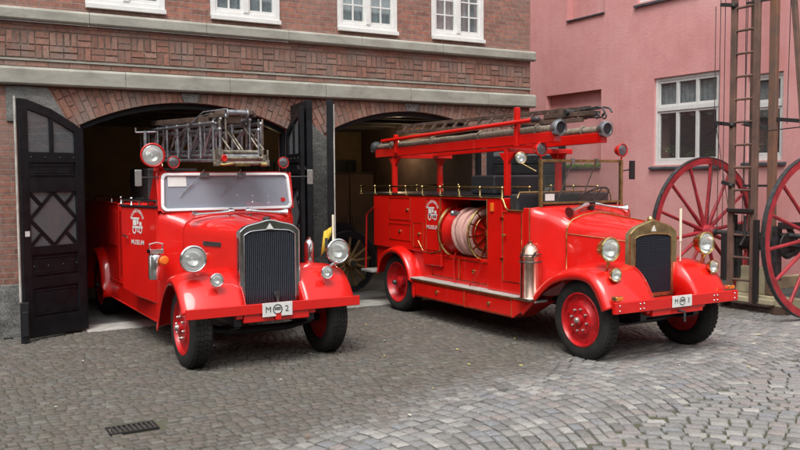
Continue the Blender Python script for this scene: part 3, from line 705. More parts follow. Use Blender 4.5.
# ================================================================== FIRE ENGINE PIECES (local: x right, y backwards, front axle at y=0)
def wheel(par, x, y, r, w, side, front=True, m='wheelred'):
    """side -1: outer face towards -x"""
    s = side; rr = r*.665
    M = lambda h: s*h
    bm = BM()
    prof = [(rr+.012, .055), (rr+.0, .06), (rr-.012, .045), (rr-.02, .02)]
    if front: prof += [(rr-.055, .012), (rr*.62, .03), (rr*.56, .052), (rr*.50, .055), (.055, .055), (.052, .085), (.0, .09)]
    else: prof += [(rr-.05, -.03), (rr*.70, -.05), (rr*.6, -.055), (rr*.38, -.045), (.09, -.04), (.085, .03), (.06, .05), (0, .055)]
    lathe(bm, [(a, M(b)) for a, b in prof] , 'x', (x, y, r), 40, False)
    lathe(bm, [(rr-.02, M(.02)), (rr-.02, M(-w*.5)), (rr*.3, M(-w*.5)), (0.001, M(-w*.5))], 'x', (x, y, r), 40, False)
    wo_ = obj('wheel', bm, m, par, solid=0)
    bm = BM(); h = w/2
    pf = [(rr-.01, h*.78), (rr+.02, h*.92), (rr+(r-rr)*.5, h*1.0), (r-.035, h*.93), (r-.008, h*.74), (r, h*.5), (r, -h*.5), (r-.008, -h*.74), (r-.035, -h*.93), (rr+(r-rr)*.5, -h), (rr+.02, -h*.92), (rr-.01, -h*.78)]
    o0 = .055 - h*.92
    lathe(bm, [(a, M(b+o0)) for a, b in pf] + [(pf[0][0], M(pf[0][1]+o0))], 'x', (x, y, r), 48, False)
    for k in range(48):           # tread blocks
        a = 2*PI*k/48
        for hh in (-.62, -.2, .22, .62):
            rot = Matrix.Rotation(a+(.03 if hh*10 % 2 else 0), 4, 'X'); c = Vector((x+M(o0+hh*h*.8), y, r)); box(bm, -.014, .014, -.017, .017, r-.004, r+.006, Matrix.Translation(c) @ rot)
    obj('tyre', bm, 'rubber', wo_)
    bm = BM(); nb = 8
    for k in range(nb):
        a = 2*PI*k/nb+.2; q = rr*.42 if front else rr*.3
        nb_m = BM(); lathe(nb_m, [(.013, M(.05)), (.013, M(.075)), (.008, M(.082))], 'x', (x + (0 if front else -s*.08), y+q*math.cos(a), r+q*math.sin(a)), 6); obj('wheel_nut', nb_m, 'rimsteel' if front else 'darksteel', wo_)
    lathe(bm, [(.034, M(.08)), (.032, M(.105)), (.022, M(.118)), (0, M(.12))], 'x', (x, y, r), 16)
    obj('hub', bm, 'rimsteel' if front else 'darksteel', wo_)
    if front:
        bm = BM()
        for k in range(6):
            a = 2*PI*k/6+.25; q = rr*.80; c0 = (x+s*.022, y+q*math.cos(a), r+q*math.sin(a)); lathe(bm, [(.012, 0), (.012, M(.006))], 'x', c0, 10)
        obj('hand_hole', bm, 'redmatt', wo_)
    return wo_
def lamp(par, c, r, shell, name='headlight', d=1.1, lens='reflector', face=-1, stem=None, ry=0, label=None):
    rot = Matrix.Rotation(ry, 4, 'Z'); bm = BM(); f = face
    lathe(bm, [(0, -f*r*d), (r*.35, -f*r*d*.96), (r*.7, -f*r*d*.72), (r*.92, -f*r*d*.36), (r, 0), (r*1.03, f*r*.06), (r*1.07, f*r*.10), (r*1.07, f*r*.20), (r*.98, f*r*.25), (r*.93, f*r*.22), (r*.90, f*r*.12)], 'y', c, 32, False, rot)
    if stem: tube(bm, [Vector(c)+Vector((0, 0, -r*.9)), stem], r*.13, 8)
    o = obj(name, bm, shell, par, label=label)
    bm = BM(); lathe(bm, [(r*.93, f*r*.13), (r*.8, f*r*.22), (r*.5, f*r*.31), (0, f*r*.35)], 'y', c, 32, False, rot)
    if lens == 'reflector':
        obj('lens', bm, 'lampglass', o)
        bm = BM(); lathe(bm, [(r*.91, f*r*.10), (r*.86, -f*r*.05), (r*.70, -f*r*.32), (r*.45, -f*r*.52), (r*.15, -f*r*.60), (r*.12, -f*r*.45), (r*.10, -f*r*.30), (0, -f*r*.27)], 'y', c, 32, False, rot); obj('bowl', bm, 'reflector', o)
    else: obj('lens', bm, lens, o)
    return o
def fender(par, side, path, xi, xo, m='red', lip=.05, drop=.10, name='front_fender', apron=None):
    bm = BM(); rings = []
    P = []
    # densify path with Catmull-Rom
    pts = [Vector((0, *p)) for p in path]
    for i in range(len(pts)-1):
        p0, p1, p2, p3 = pts[max(i-1, 0)], pts[i], pts[i+1], pts[min(i+2, len(pts)-1)]
        for k in range(4):
            t = k/4; P.append(.5*((2*p1)+(p2-p0)*t+(2*p0-5*p1+4*p2-p3)*t*t+(3*p1-p0-3*p2+p3)*t**3))
    P.append(pts[-1])
    for i, p in enumerate(P):
        tg = (P[min(i+1, len(P)-1)]-P[max(i-1, 0)]).normalized(); nr = Vector((0, tg.z, -tg.y))
        if nr.z < 0 and abs(tg.y) > .2: nr = -nr
        if abs(tg.y) <= .2: nr = Vector((0, 1 if p.y > 0 else -1, 0))
        nr = -nr
        r_ = []
        for k in range(11):
            t = k/10; x = xi+(xo-xi)*(t if t < .5 else .5+.5*math.sin((t-.5)/.5*PI/2)); off = drop*(0 if t < .4 else 1-math.cos((t-.4)/.6*PI/2))
            if t < .2: off = -.0
            q = p + nr*off; r_.append((side*x, q.y, q.z))
        q = p + nr*(drop+lip); r_.append((side*xo, q.y, q.z))
        rings.append(r_)
    loft(bm, rings, False)
    if apron:
        for zz in (apron,):
            a = [(side*(xi+.002), p.y, p.z) for p in P]; b = [(side*(xi+.002), p.y, min(zz, p.z)) for p in P]
            V = loft(bm, [a, b], False)
    return obj(name, bm, m, par, solid=.010, angle=50)
def section(y, hw, zs, zc, zb):
    half = [(hw, zb), (hw, zs-.10), (hw*.985, zs-.045), (hw*.94, zs), (hw*.82, zs+(zc-zs)*.42), (hw*.5, zs+(zc-zs)*.80), (0, zc)]
    return [(x, y, z) for x, z in half] + [(-x, y, z) for x, z in half[-2::-1]]
def outline(bm, pts, r=.006):
    tube(bm, pts+[pts[0]], r, 6)
def rail(par, runs, zt, zb, every, m='brass', r=.012, name='hand_rail'):
    bm = BM()
    for run in runs:
        tube(bm, [(x, y, zt) for x, y in run], r, 8)
        for (xa, ya), (xb, yb) in zip(run[:-1], run[1:]):
            L = math.hypot(xb-xa, yb-ya); n = max(1, round(L/every))
            for k in range(n+1):
                x, y = xa+(xb-xa)*k/n, ya+(yb-ya)*k/n
                lathe(bm, [(.016, zb), (.009, zb+.01), (.008, zt)], 'z', (x, y, 0), 8); ball(bm, (x, y, zt), r*1.75, 8)
    return obj(name, bm, m, par)
def emblem(par, conv, k=1.):
    bm = BM(); s = 'BRANDVÆRNS'
    for i, ch in enumerate(s):
        a = R(62 - 124*i/(len(s)-1)); rad = .15*k; cu, cv_ = -math.sin(a)*rad, math.cos(a)*rad
        f = lambda u, v, a=a, cu=cu, cv_=cv_: conv(cu+u*math.cos(a)-v*math.sin(a), cv_+u*math.sin(a)+v*math.cos(a))
        merge(bm, text_bm(ch, .056*k, f, bold=.0006))
    merge(bm, text_bm('MUSEUM', .075*k, lambda u, v: conv(u, v-.20*k), bold=.0008))
    def quad(u0, u1, v0, v1): bm.faces.new([bm.verts.new(conv(*p)) for p in ((u0, v0), (u1, v0), (u1, v1), (u0, v1))])
    def disc(u, v, r0, r1):
        n = 14; A_ = [bm.verts.new(conv(u+r0*math.cos(2*PI*i/n), v+r0*math.sin(2*PI*i/n))) for i in range(n)]; B_ = [bm.verts.new(conv(u+r1*math.cos(2*PI*i/n), v+r1*math.sin(2*PI*i/n))) for i in range(n)]
        for i in range(n): bm.faces.new([A_[i], A_[(i+1) % n], B_[(i+1) % n], B_[i]])
    q = k
    quad(-.13*q, .05*q, .055*q, .075*q); quad(-.10*q, -.02*q, -.01*q, .05*q); quad(-.01*q, .03*q, .0*q, .05*q); quad(-.11*q, .12*q, -.045*q, -.018*q); quad(.05*q, .10*q, -.012*q, .03*q)
    disc(-.07*q, -.065*q, .026*q, .042*q); disc(.07*q, -.065*q, .022*q, .036*q); disc(.02*q, -.06*q, .016*q, .028*q)
    return obj('emblem', bm, 'white', par, smooth=False)
def plate(par, x, y, z, w_, h_, num):
    bm = BM(); box(bm, x-w_/2, x+w_/2, y-.006, y, z-h_/2, z+h_/2); p = obj('number_plate', bm, 'white', par, .004)
    fr = y-.0085
    bm = text_bm('M', h_*.62, lambda u, v: (x-w_*.31+u, fr, z+v)); merge(bm, text_bm(num, h_*.62, lambda u, v: (x+w_*.31+u, fr, z+v)))
    n = 20; 
    for r0, r1 in ((h_*.30, h_*.37),):
        a_ = [bm.verts.new((x+r0*math.cos(2*PI*i/n), fr, z+r0*math.sin(2*PI*i/n))) for i in range(n)]; b_ = [bm.verts.new((x+r1*math.cos(2*PI*i/n), fr, z+r1*math.sin(2*PI*i/n))) for i in range(n)]
        for i in range(n): bm.faces.new([a_[i], a_[(i+1) % n], b_[(i+1) % n], b_[i]])
    for v in (-.05, .03, .11): bm.faces.new([bm.verts.new((x+u, fr, z+h_*(v+dv))) for u, dv in ((-h_*.24, 0), (h_*.24, 0), (h_*.24, .045), (-h_*.24, .045))])
    obj('marking', bm, 'black_ink', p, smooth=False)
def horn(par, a, b, m='chrome'):
    """trumpet from throat a to bell b"""
    a = Vector(a); b = Vector(b); pts = [a+(b-a)*t for t in (0, .15, .3, .5, .7, .85, .94, 1)]
    bm = BM(); tube(bm, pts, 0, 16, True, [.028, .028, .018, .017, .021, .028, .038, .056])
    o = obj('horn', bm, m, par); return o

def dense(pts, n=4):
    out = []
    for a, b in zip(pts[:-1], pts[1:]):
        for k in range(n): out.append((a[0]+(b[0]-a[0])*k/n, a[1]+(b[1]-a[1])*k/n))
    return out+[pts[-1]]
def smooth_top(pts):
    L, Rr, mid = pts[0], pts[-1], [Vector((0, *p)) for p in pts[1:-1]]; out = [L]
    for i in range(len(mid)-1):
        p0, p1, p2, p3 = mid[max(i-1, 0)], mid[i], mid[i+1], mid[min(i+2, len(mid)-1)]
        for k in range(4):
            t = k/4; q = .5*((2*p1)+(p2-p0)*t+(2*p0-5*p1+4*p2-p3)*t*t+(3*p1-p0-3*p2+p3)*t**3); out.append((q.y, q.z))
    return out+[(mid[-1].y, mid[-1].z), Rr]
def shell(name, o2, i2, ya, yb, m, edge, par, closed=False):
    o, i = smooth_top(o2), smooth_top(i2); bm = BM()
    rings = [[(a[0], ya+.012, a[1]), (a[0]*.985+b[0]*.015, ya, a[1]*.96+b[1]*.04), (b[0]*.98+a[0]*.02, ya+.004, b[1]), (b[0], yb, b[1]), (a[0], yb, a[1])] for a, b in zip(o, i)]
    loft(bm, rings)
    if closed: prism(bm, [o2[0], o2[-1], i2[-1], i2[0]], ya+.004, yb)
    sh = obj(name, bm, m, par, angle=50)
    bm = BM(); tube(bm, [(a[0], ya+.006, a[1]) for a in o], .008, 8); tube(bm, [(b[0], ya+.004, b[1]) for b in i], .006, 8); obj('shell_edge', bm, edge, sh)
    return sh
# ------------------------------------------------------------------ FIRE ENGINE with plate M 3
T = thing('fire_engine', 'red open fire engine with brass radiator, hose reel and plate M 3 at right', 'fire engine', (6.62, 6.31, 0), 'vintage fire engines')
for s in (-1, 1):
    wheel(T, s*.745, .05, .40, .175, s, True)
    wheel(T, s*.735, 3.72, .40, .24, s, False)
bm = BM(); box(bm, -.42, -.34, -.40, 4.5, .42, .55); box(bm, .34, .42, -.40, 4.5, .42, .55); tube(bm, [(-.68, 0, .38), (-.3, 0, .33), (.3, 0, .33), (.68, 0, .38)], .035); tube(bm, [(-.68, 3.72, .40), (.68, 3.72, .40)], .05); ball(bm, (0, 3.72, .4), .15)
for s in (-1, 1):
    for k in range(4): box(bm, s*.38-.03, s*.38+.03, -.38+.05*k, .42-.05*k, .40-.014*k, .412-.014*k)
box(bm, -.18, .18, -.05, .7, .36, .62)
obj('chassis', bm, 'black', T, .004)
# hood and cowl
bm = BM(); loft(bm, [section(-.10, .315, 1.27, 1.365, .60), section(.15, .37, 1.29, 1.392, .60), section(.42, .425, 1.305, 1.42, .60), section(.62, .465, 1.32, 1.44, .60)])
obj('hood', bm, 'red', T)
bm = BM()
tube(bm, [p for p in section(.625, .470, 1.325, 1.446, .75)], .008, 6); tube(bm, [(0, -.1, 1.37), (0, .15, 1.397), (0, .42, 1.425), (0, .62, 1.445)], .006, 6)
for s in (-1, 1): tube(bm, [(s*.318, -.1, 1.18), (s*.374, .15, 1.20), (s*.429, .42, 1.215), (s*.469, .62, 1.225)], .005, 6)
obj('hood_trim', bm, 'brass', T)
bm = BM(); loft(bm, [section(.63, .462, 1.318, 1.438, .55), section(.70, .50, 1.36, 1.46, .55), section(.78, .62, 1.43, 1.49, .54), section(.86, .725, 1.48, 1.515, .53), section(.92, .75, 1.50, 1.525, .52)])
obj('cowl', bm, 'red', T)
# radiator
bm = BM(); ya, yb = -.17, -.10
o2 = [(-.33, .60), (-.33, 1.255), (-.25, 1.315), (-.12, 1.355), (0, 1.385), (.12, 1.355), (.25, 1.315), (.33, 1.255), (.33, .60)]
i2 = [(-.262, .64), (-.262, 1.21), (-.20, 1.235), (-.10, 1.245), (0, 1.25), (.10, 1.245), (.20, 1.235), (.262, 1.21), (.262, .64)]
bm.free(); shell('radiator_shell', o2, i2, ya, yb, simple('dull_brass', (.40, .34, .19), .3, .9, var=.3, vscale=10, rvar=.1), 'brass', T, True)
bm = BM(); box(bm, -.262, .262, -.145, -.101, .64, 1.25)
for k in range(33): x = -.258+k*.0158; box(bm, x, x+.006, -.166, -.144, .645, 1.205)
for k in range(24): z = .65+k*.0242; box(bm, -.258, .258, -.1640, -.150, z, z+.004)
obj('radiator_core', bm, simple('radiator_black', (.035, .042, .06), .45, .4), T, smooth=False)
bm = BM(); prism(bm, [(-.03, 1.275), (.03, 1.275), (0, 1.335)], -.176, -.168); obj('badge', bm, 'white', T)
bm = BM(); lathe(bm, [(.035, 1.38), (.035, 1.40), (.026, 1.41), (.02, 1.425), (0, 1.43)], 'z', (0, -.12, 0), 16); obj('filler_cap', bm, 'brass', T)
FP3 = [(.97, .45), (.86, .54), (.75, .64), (.62, .755), (.46, .86), (.24, .935), (0, .965), (-.20, .93), (-.33, .83), (-.42, .70), (-.47, .60)]
for s in (-1, 1):
    fender(T, s, FP3, .30, .875, apron=.56)
    lamp(T, (s*.69, -.24, 1.125), .118, 'brass', stem=(s*.68, -.2, .92))
    lamp(T, (s*.70, -.34, .885), .066, 'brass', name='side_light', stem=(s*.68, -.31, .80))
bm = BM(); box(bm, -.875, .875, -.52, -.475, .535, .645); box(bm, -.36, .36, -.50, -.20, .47, .60)
for s in (-1, 1): box(bm, s*.38-.035, s*.38+.035, -.48, -.2, .50, .62)
bmp = obj('bumper', bm, 'red', T, .006); bm = BM()
for x in (-.82, -.55, -.50, .50, .55, .82):
    for z in (.565, .615): ball(bm, (x, -.522, z), .0095, 8)
obj('bumper_rivet', bm, 'chrome', bmp)
for s in (-1, 1):
    bm = BM(); box(bm, s*.80-.045, s*.80+.045, -.50, -.43, .655, .70); i_ = obj('indicator', bm, 'brass', T, .01)
    bm = BM(); box(bm, s*.80-.038, s*.80+.038, -.508, -.499, .662, .693); obj('lens', bm, 'amber', i_, .003)
plate(T, .02, -.526, .598, .28, .115, '3')
bm = BM(); tube(bm, [(.36, -.20, .95), (.36, -.20, 1.28)], .007); tube(bm, [(.36, -.20, 1.16), (.36, -.20, 1.50)], .014); obj('marker_rod', bm, 'ivory', T)
# starting crank
bm = BM(); tube(bm, [(0, -.50, .50), (0, -.58, .50), (0, -.58, .40)], .012); obj('crank', bm, 'darksteel', T)
# body
Wb = .75
bm = BM()
box(bm, -Wb, Wb, .92, 1.02, .52, 1.50)                        # scuttle
box(bm, -Wb, Wb, 1.40, 1.68, .52, 1.60)                        # behind door
for s in (-1, 1):
    box(bm, s*Wb-(.03 if s > 0 else 0), s*Wb+(0 if s > 0 else .03), 1.02, 1.40, .52, 1.46)
box(bm, -.72, .72, 1.02, 1.40, .52, .80)                       # cab floor
box(bm, -.70, .70, 1.68, 4.45, .50, .86)                       # lower deck
box(bm, -.28, Wb, 1.68, 2.67, .86, 1.60)                       # reel bay back
box(bm, -Wb, -.28, 1.68, 2.67, 1.565, 1.60)                    # bay lintel
box(bm, -Wb, Wb, 2.67, 4.45, .86, 1.60)                        # rear body
box(bm, -Wb, -.70, 2.67, 3.12, .70, .86)
obj('body', bm, 'red', T, .014, seg=3)
bm = BM(); box(bm, -Wb+.01, Wb-.01, 1.42, 4.90, 1.602, 1.622); obj('deck', bm, 'black', T)
bm = BM(); box(bm, -.74, -.70, 1.69, 2.66, .87, 1.56); box(bm, -.285, -.281, 1.69, 2.66, .87, 1.56); box(bm, -.70, -.29, 1.685, 1.69, .87, 1.56); box(bm, -.70, -.29, 2.66, 2.665, .87, 1.56)
bm.free(); bm = BM(); box(bm, -.290, -.2795, 1.69, 2.66, .87, 1.56); obj('reel_bay', bm, 'black', T)
# doors' trim
bm = BM(); xs_ = -Wb-.003
outline(bm, [(xs_, 1.04, .66), (xs_, 1.04, 1.44), (xs_, 1.38, 1.44), (xs_, 1.38, .66)])
for y0, y1, z0, z1 in ((2.70, 3.02, .90, 1.56), (3.42, 3.98, 1.26, 1.56), (3.42, 3.98, .98, 1.20), (3.10, 3.34, .92, 1.24)): outline(bm, [(xs_, y0, z0), (xs_, y0, z1), (xs_, y1, z1), (xs_, y1, z0)], .004)
for y0, y1 in ((1.08, 1.95), (2.0, 3.18)): outline(bm, [(-.863, y0, .30), (-.863, y0, .475), (-.863, y1, .475), (-.863, y1, .30)], .005)
for y0, y1 in ((1.72, 2.3), (2.34, 2.95)): outline(bm, [(-.704, y0, .57), (-.704, y0, .82), (-.704, y1, .82), (-.704, y1, .57)], .005)
tube(bm, [(xs_, 1.68, .9), (xs_, 1.68, 1.58)], .007); tube(bm, [(xs_, 2.67, .9), (xs_, 2.67, 1.58)], .006)
tube(bm, [(xs_, 1.42, 1.60), (xs_, 4.90, 1.60)], .009)
tube(bm, [(xs_, 1.40, 1.60), (xs_, 1.37, 1.57), (xs_, 1.33, 1.50), (xs_, 1.28, 1.465), (xs_, 1.02, 1.465)], .010)
tube(bm, [(xs_, .90, .60), (xs_, .90, 1.50)], .006); tube(bm, [(-.868, .70, .505), (-.868, 3.22, .505)], .009)
tube(bm, [(xs_, 2.67, .90), (xs_, 2.9, .86), (xs_, 3.1, .88), (xs_, 3.22, 1.0)], .007)
for y, z in ((1.50, .39), (2.6, .39), (2.02, .70), (3.5, 1.4), (3.7, 1.1), (3.2, 1.09)):
    lathe(bm, [(.026, -.004), (.026, .004), (.012, .012), (.012, .02)], 'x', (xs_ if z > .8 else (-.708 if z > .6 else -.866), y, z), 12, True, Matrix.Scale(-1, 4, (1, 0, 0)))
for z in (1.36, .9): box(bm, xs_-.012, xs_, 1.36, 1.42, z, z+.02)
tube(bm, [(xs_-.02, 1.30, 1.18), (xs_-.03, 1.36, 1.18)], .012)
obj('brass_trim', bm, 'brass', T)
emblem(T, lambda u, v: (-Wb-.006, 2.86-u, 1.385+v), .95)
bm = BM(); box(bm, -Wb-.02, -Wb, 1.55, 1.60, 1.44, 1.54); obj('side_lamp', bm, 'amber', T, .005)
# seats
bm = BM()
box(bm, -.70, .70, 1.18, 1.34, 1.20, 1.65); box(bm, -.70, .70, 1.02, 1.18, .80, 1.22)
obj('seat', bm, 'leather', T, .04, seg=4)
bm = BM(); tube(bm, [(-.71, 1.17, 1.60), (-.68, 1.17, 1.665), (.68, 1.17, 1.665), (.71, 1.17, 1.60), (.71, 1.17, 1.25)], .010); obj('seat_trim', bm, 'brass', T)
bm = BM(); box(bm, -.45, .36, 1.95, 2.45, 1.622, 1.86); obj('locker', bm, 'leather', T, .03)
# running boards
for s in (-1, 1):
    bm = BM(); x0, x1 = sorted((s*.86, s*.56)); prism(bm, [(3.22, .28), (3.22, .495), (.68, .495), (1.06, .28)], x0, x1, lambda u, y, v: (y, u, v)); obj('running_board', bm, 'red', T, .008)
    bm = BM(); x0, x1 = sorted((s*.87, s*.70)); box(bm, x0, x1, .66, 3.24, .497, .522)
    obj('tread_plate', bm, 'tread', T, .003)
    a = [(3.20, .26), (3.21, .45), (3.27, .64), (3.42, .82), (3.60, .895), (3.78, .90), (3.98, .83), (4.12, .70), (4.20, .5)]
    fender(T, s, a, .55, .875, name='rear_fender', drop=.05, lip=.04)
bm = BM(); box(bm, -.78, .78, 4.46, 4.80, .46, .49); obj('rear_step', bm, 'tread', T, .003)
bm = BM(); tube(bm, [(-.72, 4.46, 1.42), (-.72, 4.72, 1.30), (-.72, 4.76, .5)], .014); tube(bm, [(.72, 4.46, 1.42), (.72, 4.72, 1.30), (.72, 4.76, .5)], .014); obj('grab_rail', bm, 'redmatt', T)
rail(T, [[(-.73, 1.42), (-.73, 4.87), (.73, 4.87), (.73, 1.42)], [(-.30, 1.46), (-.30, 2.6)]], 1.715, 1.61, .42)
# hose reel
reel = BM(); cx_, cz_ = -.55, 1.16
lathe(reel, [(.21, 1.92), (.21, 2.36), (.29, 2.50), (.29, 2.52)], 'y', (cx_, 0, cz_), 28); lathe(reel, [(.03, 1.80), (.03, 2.64)], 'y', (cx_, 0, cz_), 12)
lathe(reel, [(.24, 2.505), (.24, 2.515)], 'y', (cx_, 0, cz_), 28)
ro = obj('hose_reel', reel, 'redmatt', T)
def flange(bm, y):
    torus(bm, (cx_, y, cz_), .325, .017, 'y', 44, 8); torus(bm, (cx_, y, cz_), .22, .008, 'y', 32, 6)
    for k in range(12):
        a = 2*PI*k/12+.1; bar(bm, (cx_+.05*math.cos(a), y, cz_+.05*math.sin(a)), (cx_+.32*math.cos(a), y, cz_+.32*math.sin(a)), .018, .012, up=(0, 1, 0))
    lathe(bm, [(.06, y-.02), (.06, y+.02)], 'y', (cx_, 0, cz_), 20)
each('reel_flange', [lambda b: flange(b, 1.90), lambda b: flange(b, 2.54)], 'brass', ro)
bm = BM(); pts = []; layers = 3
for k in range(0, 7*24+1):
    a = 2*PI*k/24; q = .235+.012*math.sin(k*.13); pts.append((cx_+q*math.cos(a), 1.95+k/24*.052+.006*math.sin(k*.31), cz_+q*math.sin(a)))
tube(bm, pts, .029, 8)
pts = []
for k in range(0, 6*24+1):
    a = 2*PI*k/24; q = .268+.016*math.sin(k*.09+1); pts.append((cx_+q*math.cos(a), 2.29-k/24*.053+.010*math.sin(k*.23), cz_+q*math.sin(a)))
tube(bm, pts, .026, 8)
obj('hose', bm, 'pinkhose', ro)
bm = BM(); lathe(bm, [(.02, 0), (.035, .02), (.035, .07), (.022, .09), (.014, .16)], 'x', (-.86, 2.28, 1.40), 14); obj('nozzle', bm, 'steel', ro)
each('hose_clamp', [lambda b: tube(b, [(-.72, 2.38, .90), (-.74, 2.40, .80), (-.745, 2.38, .62), (-.745, 2.36, .53)], .012), lambda b: tube(b, [(-.74, 1.78, .84), (-.76, 1.86, .70), (-.76, 2.0, .56), (-.76, 2.02, .53)], .012)], 'redmatt', T)
# copper extinguishers
for s in (-1, 1):
    bm = BM(); c = (s*.80, .95, 0)
    bm = BM(); lathe(bm, [(.0, .533), (.116, .533), (.118, .54), (.112, .55), (.112, .96), (.121, .965), (.121, .985), (.110, .99), (.098, 1.05), (.07, 1.10), (.03, 1.125), (.03, 1.15), (0, 1.155)], 'z', (s*.83, .79, 0), 28); e = obj('extinguisher', bm, 'copper', T)
    bm = BM(); torus(bm, (s*.83, .79, .93), .119, .008, 'z', 28, 6); torus(bm, (s*.83, .79, 1.01), .114, .006, 'z', 28, 6); tube(bm, [(s*.83, .69, 1.04), (s*.87, .65, 1.04), (s*.89, .69, .98)], .008); box(bm, s*.83-.11, s*.83+.11, .665, .91, .5225, .532); obj('bracket', bm, 'darksteel', e)
# windshield
bm = BM(); yw = .90
for s in (-1, 1): box(bm, s*.60-.017, s*.60+.017, yw-.02, yw+.02, 1.50, 2.03)
box(bm, -.583, .583, yw-.012, yw+.012, 2.0, 2.03); box(bm, -.583, .583, yw-.012, yw+.012, 1.535, 1.56)
wf = obj('windscreen_frame', bm, 'brassold', T, .004)
bm = BM(); box(bm, -.583, .583, yw-.002, yw+.002, 1.56, 2.0); obj('pane', bm, 'clear', wf, smooth=False)
bm = BM(); box(bm, -.54, -.41, yw-.008, yw-.004, 1.575, 1.65); obj('paper_notice', bm, 'white', wf, smooth=False)
bm = BM(); tube(bm, [(-.14, yw+.01, 2.0), (-.17, yw+.22, 1.56)], .008); tube(bm, [(.22, yw+.01, 2.0), (.19, yw+.22, 1.56)], .008)
for x in (-.14, .22): lathe(bm, [(.024, 1.99), (.028, 2.04)], 'z', (x, yw, 0), 10)
obj('strut', bm, 'steel', wf)
for s in (-1, 1): lamp(T, (s*.605, yw-.01, 2.140), .074, 'red', 'warning_lamp', 1.35, 'darklens', stem=(s*.60, yw, 2.02))
lamp(T, (-.70, 1.12, 2.05), .062, 'brassold', 'spot_lamp', .8, 'reflector', stem=(-.62, .95, 1.9), ry=R(-28))
bm = BM(); tube(bm, [(.61, yw, 1.90), (.76, yw-.02, 1.92)], .008); box(bm, .72, .80, yw-.03, yw-.01, 1.80, 2.02); obj('mirror', bm, 'black', T, .004)
bm = BM(); torus(bm, (0, 0, 0), .19, .012, 'z', 32, 8); tube(bm, [(0, 0, -.25), (0, 0, 0)], .012)
for k in range(4): a = k*PI/2; tube(bm, [(0, 0, -.02), (.19*math.cos(a), .19*math.sin(a), 0)], .007)
bmesh.ops.transform(bm, matrix=Matrix.Translation((.36, 1.10, 1.60)) @ Matrix.Rotation(R(-35), 4, 'X'), verts=bm.verts); obj('steering_wheel', bm, 'black', T)
bm = BM(); box(bm, -.57, .57, .92, .94, 1.44, 1.54); obj('dashboard', bm, 'black', T, .01)
horn(T, (-.08, .72, 1.53), (-.42, .64, 1.455), 'chrome'); horn(T, (.02, .72, 1.53), (.38, .60, 1.47), 'chrome')
bm = BM(); tube(bm, [(-.18, .74, 1.50), (-.08, .72, 1.545), (.04, .72, 1.55), (.14, .70, 1.52)], .016); box(bm, -.05, .0, .70, .76, 1.47, 1.52); obj('horn_bracket', bm, 'black', T)
# rack
RX = (-.57, .20)
bm = BM()
for x in RX:
    for y in (1.53, 4.14): box(bm, x-.032, x+.032, y-.032, y+.032, 1.62, 2.16)
for x, ye in ((RX[0], .66), (RX[1]-.10, .66)):
    a, b = (x, 4.62, 2.185), (x, ye, 2.268); bar(bm, a, b, .10, .115)
for y in (1.53, 4.14): box(bm, RX[0], RX[1]+.2, y-.03, y+.03, 2.11, 2.17)
for s in (0, 1):
    for y in (1.53, 4.14): prism(bm, [(y-.15, 2.12), (y+.15, 2.12), (y+.032, 2.0), (y-.032, 2.0)], RX[s]-.02, RX[s]+.02, lambda u, y_, v: (y_, u, v))
for y, z in ((4.0, 2.44), (1.28, 2.62)): box(bm, -.655, -.60, y-.03, y+.03, 2.18, z)
obj('rack', bm, 'red', T, .008)
for x, ye in ((RX[0], .63), (RX[1]-.10, .63)):
    bm = BM(); L = 34; pts = [(x + .004*math.sin(k*.8), 4.66+(ye-4.66)*k/L, 2.283+.080*k/L+.003*math.sin(k*1.3)) for k in range(L+1)]
    tube(bm, pts, .041, 12)
    for k in range(4, 34, 9): y = 4.66+(ye-4.66)*k/L; torus(bm, (x, y, 2.283+.080*k/L), .054, .010, 'y', 16, 6)
    h_ = obj('suction_hose', bm, 'hose', T)
    bm = BM()
    for y, z in ((ye, 2.363), (4.68, 2.283)):
        lathe(bm, [(.05, y+.10 if y < 2 else y-.10), (.07, y+.06 if y < 2 else y-.06), (.088, y+.03 if y < 2 else y-.03), (.090, y-.02 if y < 2 else y+.02), (.066, y-.03 if y < 2 else y+.03), (.060, y)], 'y', (x, 0, z), 24, False)
        for k in range(2): a = .9+k*PI; box(bm, -.014, .014, -.02, .02, .085, .105, Matrix.Translation((x, y, z)) @ Matrix.Rotation(a, 4, 'Y'))
    obj('coupling', bm, 'steel', h_)
    bm = BM()
    for y, z in ((ye, 2.363), (4.68, 2.283)): lathe(bm, [(.062, y+.002), (.062, y-.012 if y < 2 else y+.012), (.03, y-.012 if y < 2 else y+.012), (.0, y-.012 if y < 2 else y+.012)], 'y', (x, 0, z), 20)
    obj('bore', bm, 'black', h_)
bm = BM(); tube(bm, [(-.67, 4.32, 2.36), (-.67, .90, 2.46)], .026, 12); obj('pole', bm, 'red', T)
bm = BM(); ball(bm, (-.67, .88, 2.462), .036, 12); lathe(bm, [(.030, .90), (.030, .96)], 'y', (-.67, 0, 2.459), 12); obj('pole_tip', bm, 'darksteel', T)
# rack ladder
bm = BM()
A0, A1 = Vector((-.36, 4.25, 2.575)), Vector((-.40, .35, 2.555)); B0, B1 = Vector((-.46, 4.25, 2.485)), Vector((-.50, .35, 2.43))
lad = thing('roof_ladder', 'dark wooden roof ladder with iron hooks carried on the rack of the right fire engine', 'ladder', (6.62, 6.31, 0))
each('rail', [lambda b: bar(b, A0, A1, .04, .045), lambda b: bar(b, B0, B1, .04, .045)], 'wood', lad, bevel=.004); bm.free()
each('rung', [lambda b, t=(k+.5)/15: bar(b, A0.lerp(A1, t), B0.lerp(B1, t), .026, .026, up=(0, 1, 0)) for k in range(15)], 'wood', lad)
bm = BM(); bar(bm, (-.44, .98, 2.50), (-.45, .20, 2.49), .11, .05)
box(bm, -.52, -.36, .66, .72, 2.44, 2.575); box(bm, -.50, -.38, .40, .44, 2.44, 2.56); obj('head_board', bm, 'wood', lad, .006)
